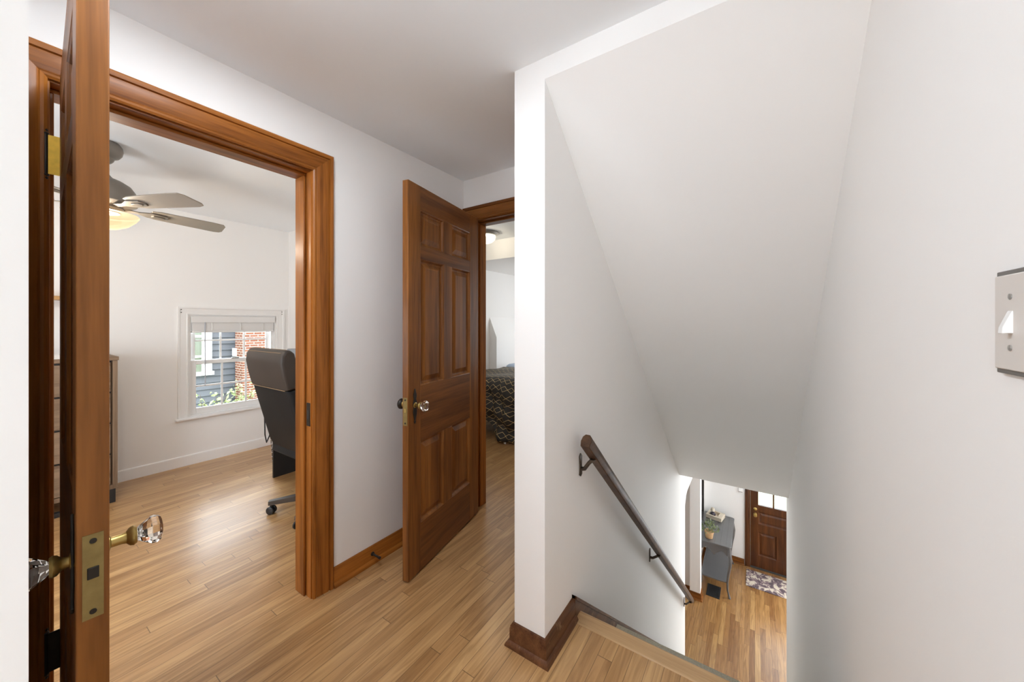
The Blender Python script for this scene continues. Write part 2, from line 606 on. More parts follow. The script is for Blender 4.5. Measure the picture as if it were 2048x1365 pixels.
# ------------------------------------------------------------------ shell
b = MB()
b.box(-4.45, XSL, -1.7, 5.6, -0.28, 0)
b.box(XSL, XR, -1.7, YP, -0.28, 0)
b.box(XS, XR, YP, 1.456, -0.28, 0)
struct(b, 'floor', OAK, 'oak strip floor of the hall, office and bedroom', 'floor', smooth=0)
b = MB()
b.box(XS, XR, 1.456, 1.535, -0.028, 0.002)
struct(b, 'trim_1', NOSE, 'pale oak nosing strip along the top edge of the stairs', 'stair nosing', bevel=0.008)
b = MB()
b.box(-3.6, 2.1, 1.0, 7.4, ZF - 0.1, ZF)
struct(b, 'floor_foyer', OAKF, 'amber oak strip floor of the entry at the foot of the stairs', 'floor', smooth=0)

b = MB()
b.box(-4.45, 0.38, -1.7, 5.6, ZC, ZC + 0.1)
struct(b, 'ceiling', CEIL, 'flat white ceiling over the hall, office and bedroom', 'ceiling')
b = MB()
b.box(XS, XR, YP, 1.33, 2.243, ZC)
struct(b, 'wall_header', PAINT, 'shallow white header where the hall ceiling meets the stairwell', 'header')
b = MB()
dy, dz = 4.18 - YP, -0.305 - 2.243
b.prism([(YP, 2.243), (4.18, -0.305), (4.18, -0.10), (YP + 0.11, 2.40)], 'x', XS, XR)
struct(b, 'ceiling_stair', PAINT, 'steep sloping white ceiling above the stairs', 'ceiling', smooth=0)
b = MB()
b.box(-3.6, 2.1, 4.18, 7.4, -0.305, -0.285)
struct(b, 'ceiling_foyer', CEIL, 'white ceiling of the entry below', 'ceiling')

# office wall with its doorway
b = MB()
b.box(XOI, XO, -1.7, 0.105, 0, ZC)
b.box(XOI, XO, 0.905, YF, 0, ZC)
b.box(XOI, XO, 0.105, 0.905, 2.04, ZC)
struct(b, 'wall_left', PAINT, 'white wall along the hall with the office doorway in it', 'wall')
# end wall with the bedroom doorway
b = MB()
b.box(-4.333, -1.65, YF, YFB, 0, ZC)
b.box(-0.87, XSL, YF, YFB, 0, ZC)
b.box(-1.65, -0.87, YF, YFB, 2.04, ZC)
struct(b, 'wall_far', PAINT, 'white end wall of the hall with the bedroom doorway', 'wall')
# stair wall (upper stub, run beside the stairs, header of the opening, stub by the console)
b = MB()
b.box(XSL, XS, YP, 4.577, ZF, ZC)
b.box(XSL, XS, 4.577, 5.97, -0.69, -0.305)
b.prism([(4.577, -0.69), (4.577, -0.80), (4.66, -0.715), (4.74, -0.69)], 'x', XSL, XS)
b.box(XSL, XS, 5.97, 6.12, ZF, -0.305)
b.box(-0.90, -0.76, 6.12, 7.27, ZF, -0.305)
b.box(XSL, XS, 4.577, 5.6, -0.28, ZC)
struct(b, 'wall_stair', PAINT, 'white wall carrying the handrail beside the stairs', 'wall')
b = MB()
b.box(XR, 0.38, -1.7, 4.44, ZF, ZC)
struct(b, 'wall_right', PAINT, 'white wall with the light switch on the right', 'wall')
b = MB()
b.box(XO, -0.625, -0.09, 0.0, 0, ZC)
b.box(-0.625, -0.6, -0.09, 0.03, 0, ZC)
struct(b, 'wall_near', PAINT, 'white wall end at the left edge, in front of the open door', 'wall')
b = MB()
b.box(XOI, -0.75, -1.7, -1.58, 0, ZC)
b.box(0.31, 0.38, -1.7, -1.58, 0, ZC)
b.box(-0.75, 0.31, -1.7, -1.58, 0, 0.8)
b.box(-0.75, 0.31, -1.7, -1.58, 2.1, ZC)
struct(b, 'wall_back', PAINT, 'white wall behind the camera with an opening added for fill light', 'wall')  # unseen wall; its opening is made up to let fill light in
# office walls
b = MB()
b.box(-4.45, -4.333, -1.42, 1.095, -0.3, ZC)
b.box(-4.45, -4.333, 1.835, 2.075, -0.3, ZC)
b.box(-4.45, -4.333, 1.095, 1.835, -0.3, 0.43)
b.box(-4.45, -4.333, 1.095, 1.835, 1.385, ZC)
struct(b, 'wall_window', PAINT, 'white office wall around the low window', 'wall')
b = MB()
b.box(-4.333, XOI, -1.42, -1.3, 0, ZC)
struct(b, 'wall_office', PAINT, 'white office wall behind the open door', 'wall')
# bedroom
b = MB()
b.box(-3.40, -3.28, YFB, 5.6, 0, ZC)
struct(b, 'wall_bedroom_left', PAINT, 'white bedroom wall beyond the bed', 'wall')
b = MB()
b.box(-3.28, XSL, 5.5, 5.6, 0, ZC)
struct(b, 'wall_bedroom_far', PAINT, 'white bedroom wall at its far end', 'wall')
b = MB()
b.box(-3.28, XSL, 3.55, 5.5, 2.09, ZC)
struct(b, 'ceiling_soffit', PAINT, 'dropped white soffit across the bedroom ceiling', 'soffit')
b = MB()
b.prism([(-3.28, 0.0), (-3.15, 0.0), (-3.15, 1.10), (-3.28, 1.40)], 'y', 4.28, 4.95)
struct(b, 'wall_knee', PAINT, 'low boxed knee wall with a slanted top beyond the bed', 'knee wall')
# entry walls
b = MB()
b.box(-3.6, -0.085, 7.27, 7.4, ZF, -0.305)
b.box(0.865, 2.1, 7.27, 7.4, ZF, -0.305)
b.box(-0.085, 0.865, 7.27, 7.4, ZF + 2.06, -0.305)
struct(b, 'wall_front', PAINT, 'white entry wall with the front door', 'wall')
b = MB()
b.box(-3.6, XSL, 6.06, 6.17, ZF, -0.305)
struct(b, 'wall_living', PAINT, 'white wall seen through the opening at the foot of the stairs', 'wall')
b = MB()
b.box(-3.6, -3.5, 2.9, 6.06, ZF, -0.305)
b.box(-3.6, XSL, 2.8, 2.9, ZF, -0.305)
b.box(1.95, 2.1, 4.3, 7.27, ZF, -0.305)
b.box(0.38, 2.1, 4.30, 4.44, ZF, -0.305)
struct(b, 'wall_lower', PAINT, 'outer white walls of the lower storey', 'wall')


# ------------------------------------------------------------------ casings, jambs, baseboards
CAS_PROF = [(0.0, 0.0), (0.0, 0.010), (0.007, 0.014), (0.014, 0.013), (0.017, 0.010), (0.022, 0.0125), (0.066, 0.018),
            (0.070, 0.018), (0.072, 0.014), (0.075, 0.014), (0.077, 0.022), (0.090, 0.024), (0.095, 0.021), (0.095, 0.0)]


def casing(parent, kind, a0, a1, ztop, face, out, mats, w=1.0):
    """three mitred casing pieces around an opening; kind 'x' = wall plane X=face (opening along Y), 'y' = plane Y=face."""
    def P(a, z):
        return Vector((face, a, z)) if kind == 'x' else Vector((a, face, z))
    A = Vector((0, 1, 0)) if kind == 'x' else Vector((1, 0, 0))
    Z = Vector((0, 0, 1))
    O = (Vector((1, 0, 0)) if kind == 'x' else Vector((0, 1, 0))) * out
    prof = [(q[0] * w, q[1]) for q in CAS_PROF]
    MB().sweep(prof, [P(a0, 0), P(a0, ztop)], [(-A, O), (-A + Z, O)]).build('casing_side', mats[0], parent, smooth=25)
    MB().sweep(prof, [P(a1, 0), P(a1, ztop)], [(A, O), (A + Z, O)]).build('casing_side', mats[0], parent, smooth=25)
    MB().sweep(prof, [P(a0, ztop), P(a1, ztop)], [(-A + Z, O), (A + Z, O)]).build('casing_head', mats[1], parent, smooth=25)


t = thing('trim_2', 'stained wood frame around the office doorway', 'door frame', kind='structure')
casing(t, 'x', 0.120, 0.890, 2.025, XO, 1, (CAS_Z, CAS_Y))
casing(t, 'x', 0.120, 0.890, 2.025, XOI, -1, (CAS_Z, CAS_Y))
for a, c in ((0.105, 0.125), (0.885, 0.905)):
    MB().box(XOI, XO, a, c, 0, 2.04).build('jamb', CAS_Z, t, bevel=0.0015)
MB().box(XOI, XO, 0.125, 0.885, 2.02, 2.04).build('jamb_head', CAS_Y, t)
MB().box(XOI + 0.004, XO - 0.045, 0.125, 0.136, 0, 2.008).build('door_stop', CAS_Z, t, bevel=0.003)
MB().box(XOI + 0.004, XO - 0.045, 0.874, 0.885, 0, 2.008).build('door_stop', CAS_Z, t, bevel=0.003)
MB().box(XOI + 0.004, XO - 0.045, 0.125, 0.885, 2.008, 2.02).build('door_stop', CAS_Y, t, bevel=0.003)
sp = MB().box(XO - 0.036, XO - 0.006, 0.8825, 0.886, 0.815, 0.925).build('strike_plate', IRON, t, bevel=0.001)
MB().box(XO - 0.030, XO - 0.012, 0.8815, 0.883, 0.85, 0.89).build('strike_hole', BLACKP, sp)

t = thing('trim_3', 'stained wood frame around the bedroom doorway', 'door frame', kind='structure')
casing(t, 'y', -1.635, -0.885, 2.025, YF, -1, (CAS_Z, CAS_X))
casing(t, 'y', -1.635, -0.885, 2.025, YFB, 1, (CAS_Z, CAS_X))
for a, c in ((-1.65, -1.63), (-0.89, -0.87)):
    MB().box(a, c, YF, YFB, 0, 2.04).build('jamb', CAS_Z, t, bevel=0.0015)
MB().box(-1.63, -0.89, YF, YFB, 2.02, 2.04).build('jamb_head', CAS_X, t)
MB().box(-1.63, -1.619, YF + 0.045, YFB - 0.004, 0, 2.008).build('door_stop', CAS_Z, t, bevel=0.003)
MB().box(-0.901, -0.89, YF + 0.045, YFB - 0.004, 0, 2.008).build('door_stop', CAS_Z, t, bevel=0.003)
MB().box(-1.63, -0.89, YF + 0.045, YFB - 0.004, 2.008, 2.02).build('door_stop', CAS_X, t, bevel=0.003)

BB = [(0, 0), (0.030, 0), (0.030, 0.006), (0.026, 0.014), (0.019, 0.020), (0.015, 0.021), (0.015, 0.068), (0.013, 0.074), (0.013, 0.078), (0.007, 0.088), (0.0, 0.090)]


def bboard(mb, p0, p1, nrm, m0=0.0, m1=0.0, prof=BB):
    """baseboard along p0->p1 (2-D), nrm = into the room; m0/m1: mitre slope (+1 outside corner, -1 inside)"""
    p0, p1, n = Vector((*p0, 0)), Vector((*p1, 0)), Vector((*nrm, 0))
    d = (p1 - p0).normalized()
    Z = Vector((0, 0, 1))
    mb.sweep(prof, [p0, p1], [(n - d * m0, Z), (n + d * m1, Z)])


b = MB()
bboard(b, (XO, 0.985), (XO, YF), (1, 0))
struct(b, 'baseboard_left', CAS_Y, 'stained baseboard under the hall wall behind the open bedroom door', 'baseboard')
b = MB()
bboard(b, (XSL, YP), (XS, YP), (0, -1), 1, 1)
bboard(b, (XS, YP), (XS, 1.475), (1, 0), 1, 0)
bboard(b, (XSL, YF), (XSL, YP), (-1, 0), 0, 1)
struct(b, 'baseboard_stair', BASEW, 'worn brown baseboard wrapping the end of the stair wall', 'baseboard')
b = MB()
sl = 2.78 / 14 / 0.231
b.prism([(1.472, 0.105), (1.472, -0.30), (4.30, ZF), (4.577, ZF), (4.577, 0.105 - sl * (4.577 - 1.472))], 'x', XS, XS + 0.016)
b.prism([(1.472, 0.105), (1.472, 0.090), (4.577, 0.090 - sl * (4.577 - 1.472)), (4.577, 0.105 - sl * (4.577 - 1.472))], 'x', XS, XS + 0.022)
struct(b, 'baseboard_skirt', BASEW, 'dark brown skirt board sloping down beside the stairs', 'skirt board')
WBB = [(0, 0), (0.014, 0), (0.014, 0.075), (0.011, 0.088), (0.0, 0.095)]
b = MB()
bboard(b, (-4.333, YF), (-4.333, -1.3), (1, 0), 0, 0, WBB)
struct(b, 'baseboard_window', TRIMW, 'white baseboard below the office window', 'baseboard')
b = MB()
bboard(b, (XOI, YF), (-4.333, YF), (0, -1), 0, 0, WBB)
struct(b, 'baseboard_office', TRIMW, 'white baseboard behind the desk', 'baseboard')
b = MB()
bb2 = [(q[0], q[1] * 1.1) for q in BB]
o = MB()
for mbx, args in ((o, ((XSL, 5.97), (XS, 5.97), (0, -1), 1, 1)), (o, ((XS, 5.97), (XS, 6.12), (1, 0), 1, 0)), (o, ((-0.76, 6.12), (-0.76, 7.27), (1, 0), 0, 0)), (o, ((-0.76, 7.27), (-0.15, 7.27), (0, -1), 0, 0)), (o, ((-2.5, 6.06), (XSL, 6.06), (0, -1), 0, 0))):
    bboard(mbx, *args, prof=bb2)
ob = struct(o, 'baseboard_foyer', CAS_X, 'brown baseboard around the entry walls downstairs', 'baseboard')
ob.location.z = ZF


# ------------------------------------------------------------------ panel doors
def door_leaf(root, W, T, H, z0, stile_l, stile_h, mull, rails, grain=(DOOR_Z, DOOR_X)):
    """local frame: hinge at x=0, leaf along +x, thickness y in [0,T]; rails: list of (panel z0, z1)"""
    st = MB().box(0, stile_h, 0, T, z0, H).build('hinge_stile', grain[0], root, bevel=0.002)
    MB().box(W - stile_l, W, 0, T, z0, H).build('latch_stile', grain[0], root, bevel=0.002)
    zs = [z0] + [q for r in rails for q in r] + [H]
    pw = (W - stile_l - stile_h - mull) / 2
    for k in range(0, len(zs), 2):
        MB().box(stile_h, W - stile_l, 0, T, zs[k], zs[k + 1]).build('rail', grain[1], root, bevel=0.0015)
    cols = ((stile_h, stile_h + pw), (stile_h + pw + mull, W - stile_l))
    for r0, r1 in rails:
        MB().box(stile_h + pw, stile_h + pw + mull, 0, T, r0, r1).build('mullion', grain[0], root, bevel=0.0015)
        for x0, x1 in cols:
            panel(root, x0, x1, r0, r1, T, grain[0])


def panel(root, x0, x1, z0, z1, T, mat, name='panel', mould=0.014, flat=0.012, rise=0.026):
    """raised panel with ovolo sticking on both faces"""
    mb = MB()
    for side in (0, 1):
        def Y(d):
            return d if side == 0 else T - d
        lv = [(0.0, 0.001), (0.004, 0.0035), (0.009, 0.011), (mould, 0.0145), (mould + flat * 0.4, 0.015),
              (mould + flat * 0.4 + rise, 0.005), (mould + flat * 0.4 + rise + 0.003, 0.005)]
        rings = []
        for o_, d in lv:
            rings.append([(x0 + o_, Y(d), z0 + o_), (x1 - o_, Y(d), z0 + o_), (x1 - o_, Y(d), z1 - o_), (x0 + o_, Y(d), z1 - o_)])
        vs = [mb.verts(r) for r in rings]
        for a, c in zip(vs, vs[1:]):
            for i in range(4):
                j = (i + 1) % 4
                mb.b.faces.new((a[i], a[j], c[j], c[i]))
        mb.b.faces.new(vs[-1])
    return mb.build(name, mat, root, smooth=20)


def knob_set(root, x, z, T, side, glassy=True, name='door_knob', facets=8, short=0.0):
    """side -1: on face y=0, +1: on face y=T"""
    y = 0 if side < 0 else T
    ax = (0, side, 0)
    k = MB().lathe([(0.014, 0.0), (0.014, 0.004), (0.0095, 0.006), (0.0095, 0.020 - short), (0.011, 0.026 - short), (0.017, 0.031 - short), (0.0185, 0.036 - short), (0.016, 0.040 - short)],
                   (x, y, z), ax, 20).build(name, BRASS, root)
    if glassy:
        MB().lathe([(0.010, 0.040), (0.014, 0.043), (0.019, 0.050), (0.0265, 0.060), (0.0275, 0.067), (0.024, 0.074), (0.017, 0.0765), (0.0, 0.0765)],
                   (x, y - side * short, z), ax, facets, ph=0.2).build('glass_grip', KGLASS, k, smooth=12 if facets < 12 else 40)
    else:
        MB().lathe([(0.012, 0.030), (0.020, 0.034), (0.027, 0.044), (0.027, 0.052), (0.020, 0.060), (0.0, 0.062)],
                   (x, y, z), ax, 24).build('knob_grip', IRON, k)
    return k


def escutcheon(root, x, z, T, side):
    y = 0 if side < 0 else T
    w = [(0.0, -0.100), (0.005, -0.094), (0.008, -0.088), (0.004, -0.082), (0.007, -0.072), (0.013, -0.050), (0.015, -0.035), (0.011, -0.015), (0.016, 0.0),
         (0.014, 0.014), (0.008, 0.028), (0.012, 0.040), (0.012, 0.052), (0.006, 0.066), (0.004, 0.076), (0.0, 0.082)]
    poly = [(x + a, z + c) for a, c in w] + [(x - a, z + c) for a, c in w[-2:0:-1]]
    e = MB().prism(poly, 'y', y, y + side * 0.004).build('escutcheon', IRON, root, bevel=0.0012)
    return e


def lock_plate(root, W, T, z0, z1):
    p = MB().box(W - 0.001, W + 0.0012, T / 2 - 0.0125, T / 2 + 0.0125, z0, z1).build('lock_plate', DBRASS, root)
    zc = (z0 + z1) / 2 + 0.006
    MB().box(W, W + 0.0035, T / 2 - 0.007, T / 2 + 0.007, zc - 0.010, zc + 0.010).build('latch_bolt', IRON if T > 0.038 else BRASS, p, bevel=0.001)
    for z in (z0 + 0.012, z1 - 0.012):
        MB().lathe([(0.0045, 0), (0.0045, 0.0018), (0.0, 0.002)], (W + 0.0005, T / 2, z), (1, 0, 0), 12).build('screw', IRON, p)
    return p


def hinge(root, z, T, mat, h=0.10, oy=-0.004):
    """knuckle at the local corner (0,0) with the leaf plate on the hinge edge"""
    hg = MB().lathe([(0.0065, -h / 2), (0.0065, h / 2)], (-0.004, oy, z), (0, 0, 1), 14).build('hinge', IRON, root)
    for s in (-1, 1):
        MB().lathe([(0.0065, 0), (0.0075, 0.003), (0.006, 0.006), (0.0035, 0.008), (0.006, 0.012), (0.004, 0.017), (0.0, 0.019)],
                   (-0.004, oy, z + s * h / 2), (0, 0, s), 12).build('hinge_tip', IRON, hg)
    MB().box(-0.0025, 0.0004, min(0.0, oy + 0.004), T * 0.8, z - h / 2, z + h / 2).build('hinge_leaf', mat, hg)
    return hg


# door_1: foreground, hinged on the left jamb of the office doorway
T1, W1 = 0.039, 0.757
d1 = thing('door_1', 'open stained panel door in the foreground with its glass knob and brass lock edge', 'door', (-1.725, 0.142, 0.0), (0, 0, R(-3.4)), kind='structure')
RAILS = [(0.258, 0.687), (0.978, 1.642), (1.712, 1.897)]
door_leaf(d1, W1, T1, 2.025, 0.008, 0.10, 0.11, 0.09, RAILS)
knob_set(d1, W1 - 0.055, 0.872, T1, -1, short=0.012)
knob_set(d1, W1 - 0.055, 0.882, T1, 1)
escutcheon(d1, W1 - 0.055, 0.875, T1, -1)
lock_plate(d1, W1, T1, 0.782, 0.930)
hinge(d1, 1.80, T1, plain('gold_leaf_brass', (0.80, 0.50, 0.06), rough=0.4, metal=0.5, vary=0.25, scale=60), 0.115, -0.026)
hinge(d1, 0.33, T1, IRON, 0.115, -0.026)

# door_2: the bedroom door standing open against the hall wall
T2, W2 = 0.036, 0.735
be = 11.1
d2 = thing('door_2', 'open six panel stained door in the hall leading to the bedroom', 'door', (-1.6105, 1.920, 0.0), (0, 0, R(-90 + be)), kind='structure')
door_leaf(d2, W2, T2, 2.022, 0.010, 0.10, 0.115, 0.09, RAILS)
knob_set(d2, W2 - 0.050, 0.885, T2, 1, facets=16)
knob_set(d2, W2 - 0.050, 0.885, T2, -1, glassy=False)
escutcheon(d2, W2 - 0.050, 0.888, T2, 1)
lock_plate(d2, W2, T2, 0.790, 0.930)
hinge(d2, 1.80, T2, IRON)
hinge(d2, 0.33, T2, IRON)

# ------------------------------------------------------------------ office window
wnd = thing('window_1', 'low white double hung window in the office wall', 'window', (0, 0, 0), kind='structure')
XW = -4.333
Y0, Y1, Z0, Z1 = 1.098, 1.832, 0.44, 1.382
wp = [(0, 0), (0, 0.012), (0.010, 0.016), (0.016, 0.012), (0.058, 0.016), (0.064, 0.022), (0.076, 0.022), (0.076, 0)]
A, Z, O = Vector((0, 1, 0)), Vector((0, 0, 1)), Vector((1, 0, 0))
MB().sweep(wp, [(XW, Y0, Z0), (XW, Y0, Z1)], [(-A, O), (-A + Z, O)]).build('casing', TRIMW, wnd, smooth=25)
MB().sweep(wp, [(XW, Y1, Z0), (XW, Y1, Z1)], [(A, O), (A + Z, O)]).build('casing', TRIMW, wnd, smooth=25)
MB().sweep(wp, [(XW, Y0, Z1), (XW, Y1, Z1)], [(-A + Z, O), (A + Z, O)]).build('casing', TRIMW, wnd, smooth=25)
MB().box(XW - 0.02, XW + 0.040, Y0 - 0.092, Y1 + 0.092, Z0 - 0.022, Z0).build('window_sill', TRIMW, wnd, bevel=0.006)
for a, c in ((Y0 - 0.003, Y0 + 0.016), (Y1 - 0.016, Y1 + 0.003)):
    MB().box(-4.45, XW, a, c, Z0, Z1 + 0.003).build('frame_side', TRIMW, wnd)
MB().box(-4.45, XW, Y0 + 0.016, Y1 - 0.016, Z1 - 0.016, Z1 + 0.003).build('frame_head', TRIMW, wnd)
MB().box(-4.45, XW - 0.02, Y0 + 0.016, Y1 - 0.016, Z0 - 0.01, Z0 + 0.012).build('frame_sill', TRIMW, wnd)
for yy in (Y0 + 0.016, Y1 - 0.030):
    MB().box(-4.386, -4.372, yy, yy + 0.014, Z0 + 0.012, Z1 - 0.016).build('track', TRIMW, wnd)


def sash(name, xc, y0, y1, z0, z1, st, top, bot):
    mb = MB()
    mb.box(xc - 0.014, xc + 0.014, y0, y0 + st, z0, z1)
    mb.box(xc - 0.014, xc + 0.014, y1 - st, y1, z0, z1)
    mb.box(xc - 0.014, xc + 0.014, y0 + st, y1 - st, z1 - top, z1)
    mb.box(xc - 0.014, xc + 0.014, y0 + st, y1 - st, z0, z0 + bot)
    s = mb.build(name, TRIMW, wnd, bevel=0.003)
    iy0, iy1, iz0, iz1 = y0 + st, y1 - st, z0 + bot, z1 - top
    MB().box(xc - 0.002, xc + 0.002, iy0, iy1, iz0, iz1).build('pane', PANE, s, smooth=0)
    for k in (1, 2):
        yy = iy0 + (iy1 - iy0) * k / 3
        MB().box(xc - 0.0045, xc + 0.0045, yy - 0.008, yy + 0.008, iz0, iz1).build('muntin', TRIMW, s)
    zz = (iz0 + iz1) / 2
    MB().box(xc - 0.005, xc + 0.005, iy0, iy1, zz - 0.008, zz + 0.008).build('muntin', TRIMW, s)
    return s


sash('upper_sash', -4.415, Y0 + 0.030, Y1 - 0.030, 0.92, Z1 - 0.016, 0.038, 0.04, 0.034)
lo = sash('lower_sash', -4.372, Y0 + 0.016, Y1 - 0.016, Z0 + 0.012, 0.955, 0.048, 0.038, 0.055)
lk = MB().box(-4.372, -4.345, 1.44, 1.50, 0.955, 0.967).build('sash_lock', NICKEL, lo, bevel=0.003)
for yy in (1.045, 1.885):
    for zz in (1.43, 1.405):
        MB().lathe([(0.0045, 0), (0.0045, 0.003), (0, 0.0035)], (XW + 0.017, yy, zz), (1, 0, 0), 8).build('screw', IRON, wnd)

bl = thing('window_blind', 'white slat blind drawn up at the top of the office window', 'blind', (XW + 0.004, 0, 0))
MB().box(0.008, 0.020, Y0 + 0.018, Y1 - 0.018, 1.312, 1.372).build('valance', BLIND, bl, bevel=0.004)
mb = MB()
for k in range(14):
    mb.box(-0.036, 0.006, Y0 + 0.028, Y1 - 0.028, 1.312 - k * 0.0053 - 0.0049, 1.312 - k * 0.0053)
mb.box(-0.032, 0.002, Y0 + 0.030, Y1 - 0.030, 1.234, 1.360)
mb.build('slat_stack', BLIND, bl, smooth=0)
MB().box(-0.038, 0.008, Y0 + 0.026, Y1 - 0.026, 1.218, 1.236).build('bottom_rail', BLIND, bl, bevel=0.004)
MB().tube([(0.016, 1.215, 1.318), (0.017, 1.216, 1.1), (0.016, 1.217, 0.72)], 0.0045, 8).build('tilt_wand', plain('wand_clear', (0.5, 0.52, 0.58), rough=0.2), bl)
for yy in (1.27, 1.50, 1.70):
    MB().tube([(0.010, yy, 1.31), (0.012, yy + 0.004, 1.27), (0.011, yy, 1.236)], 0.004, 6).build('lift_cord', WHITEP, bl)

# ------------------------------------------------------------------ outside the office window
b = MB()
b.box(-17.5, -4.45, -6.0, 14.0, -2.5, -2.4)
tag(b.build('ground', GRASS), 'lawn between the house and its neighbour', 'ground', kind='structure')
nh = thing('neighbor_house', 'neighbouring house clad in dark grey lap siding outside the window', 'house', (-12.32, 0, -2.4))
mb = MB()
for k in range(34):
    z = k * 0.175
    mb.prism([(-0.20, z), (0.005, z), (-0.040, z + 0.175), (-0.20, z + 0.175)], 'y', -3.0, 11.0)
mb.build('siding', SIDING, nh, smooth=0)
wf = MB()
wf.box(0.0, 0.08, 3.39, 3.60, 2.42, 4.8)
wf.box(0.0, 0.08, 2.00, 2.20, 2.42, 4.8)
wf.box(0.0, 0.08, 2.20, 3.39, 4.6, 4.8)
wf.box(0.0, 0.11, 1.95, 3.64, 2.32, 2.42)
wfo = wf.build('window', TRIMW, nh)
MB().box(0.005, 0.02, 2.20, 3.39, 2.42, 4.6).build('pane', plain('pale_pane', (0.17, 0.19, 0.14), rough=0.1), wfo)
mb = MB()
for z in (2.80, 3.34, 3.90):
    mb.box(0.018, 0.05, 2.20, 3.39, z, z + 0.06)
mb.build('glazing_bar', TRIMW, wfo)
tag(wfo)['label'] = 'white framed window of the neighbouring house'
ch = thing('brick_chimney', 'red brick chimney stack rising beside the grey siding', 'chimney', (-12.0, 4.80, -2.4))
MB().box(-0.19, 0.32, -0.69, 1.20, 0, 6.8).build('stack', BRICK, ch, smooth=0)
MB().box(-0.19, 0.38, -0.75, 1.26, 6.8, 6.95).build('cap', BRICK, ch, smooth=0)
MB().box(-0.17, -0.07, -0.77, -0.693, 2.80, 3.02).build('utility_box', WHITEP, ch)
rnd = random.Random(4)


def shrub(loc, h, spread, n, label):
    s = thing('shrub', label, 'shrub', loc, group='shrubs outside the office window')
    mb, ms = MB(), MB()
    for k in range(7):
        a = rnd.uniform(0, 6.28)
        tip = (math.cos(a) * spread * rnd.uniform(0.3, 1), math.sin(a) * spread * rnd.uniform(0.3, 1), h * rnd.uniform(0.8, 1))
        pts = [(tip[0] * q * q, tip[1] * q * q, tip[2] * q) for q in (0, 0.4, 0.7, 1)]
        ms.tube(pts, [0.012, 0.009, 0.006, 0.003], 6)
        for j in range(n // 7):
            q = rnd.uniform(0.45, 1.02)
            c = Vector((tip[0] * q * q, tip[1] * q * q, tip[2] * q)) + Vector((rnd.gauss(0, 0.06), rnd.gauss(0, 0.06), rnd.gauss(0, 0.05)))
            d = Vector((rnd.gauss(0, 1), rnd.gauss(0, 1), rnd.gauss(0.2, 0.6))).normalized()
            sd = d.cross(Vector((rnd.gauss(0, 1), rnd.gauss(0, 1), rnd.gauss(0, 1)))).normalized()
            l, w = rnd.uniform(0.09, 0.15), rnd.uniform(0.018, 0.030)
            nn = d.cross(sd) * w * 0.5
            v = mb.verts([c, c + d * l * 0.5 + sd * w + nn, c + d * l, c + d * l * 0.5 - sd * w + nn])
            mb.b.faces.new((v[0], v[1], v[2]))
            mb.b.faces.new((v[0], v[2], v[3]))
    mb.build('foliage', LEAF, s, smooth=0)
    ms.build('stem', STEM, s)
    return s


shrub((-9.3, 2.64, -2.4), 2.24, 0.22, 230, 'small leafy shrub at the left corner of the window view')
shrub((-9.75, 3.00, -2.4), 2.28, 0.20, 230, 'leafy shrub in front of the dark siding, in the middle of the window')
shrub((-10.1, 3.56, -2.4), 2.32, 0.24, 260, 'leafy shrub at the foot of the brick chimney')

# ------------------------------------------------------------------ office furniture
dr = thing('dresser', 'tall grey-brown wood dresser on black legs beyond the open door', 'dresser', (-4.08, 0.135, 0))
# local: front faces +x at x=0.21, y in [-0.45, 0.45]
MB().box(-0.22, 0.215, -0.455, 0.455, 1.035, 1.062).build('top', DRES, dr, bevel=0.002)
mb = MB()
mb.box(-0.21, 0.205, -0.45, -0.425, 0.10, 1.035)
mb.box(-0.21, 0.205, 0.425, 0.45, 0.10, 1.035)
mb.box(-0.21, 0.205, -0.425, 0.425, 0.10, 0.13)
mb.box(-0.21, -0.20, -0.425, 0.425, 0.13, 1.035)
mb.box(-0.20, 0.180, -0.425, 0.425, 0.13, 1.030)
mb.build('carcass', DRESZ, dr)
for k in range(4):
    z = 0.135 + k * 0.2245
    d_ = MB().box(0.182, 0.204, -0.419, 0.415, z, z + 0.212).build('drawer', DRES, dr, bevel=0.002)
    MB().box(0.175, 0.183, -0.42, 0.42, z + 0.212, z + 0.222).build('shadow_gap', BLACKP, d_)
for yy in (-0.44, 0.40):
    mb = MB()
    mb.box(0.165, 0.205, yy, yy + 0.04, 0, 0.10)
    mb.box(-0.21, -0.17, yy, yy + 0.04, 0, 0.10)
    mb.box(-0.17, 0.165, yy, yy + 0.04, 0, 0.03)
    mb.build('leg', BLACKP, dr, bevel=0.002)
MB().box(0.165, 0.205, -0.40, 0.40, 0, 0.03).build('leg_rail', BLACKP, dr, bevel=0.002)
bk = thing('book', 'pale book lying on top of the dresser', 'book', (-3.98, 0.27, 1.062), (0, 0, R(8)))
MB().box(-0.09, 0.09, -0.07, 0.07, 0.003, 0.022).build('pages', PAPER, bk)
mb = MB()
mb.box(-0.094, 0.094, -0.074, 0.074, 0, 0.003)
mb.box(-0.094, 0.094, -0.074, 0.074, 0.022, 0.025)
mb.box(-0.094, -0.091, -0.074, 0.074, 0.003, 0.022)
mb.build('cover', WHITEP, bk)
sh = thing('wall_shelf', 'slim wooden shelf on the office wall above the dresser', 'shelf', (-4.333, 0.25, 1.475))
MB().box(0, 0.14, -0.40, 0.22, 0, 0.028).build('board', wood('golden_oak', (0.36, 0.18, 0.06), (0.52, 0.30, 0.12), 'y'), sh, bevel=0.002)
for yy in (-0.30, 0.17):
    MB().prism([(0, 0), (0.10, 0), (0, -0.07)], 'y', yy, yy + 0.015).build('bracket', TRIMW, sh)

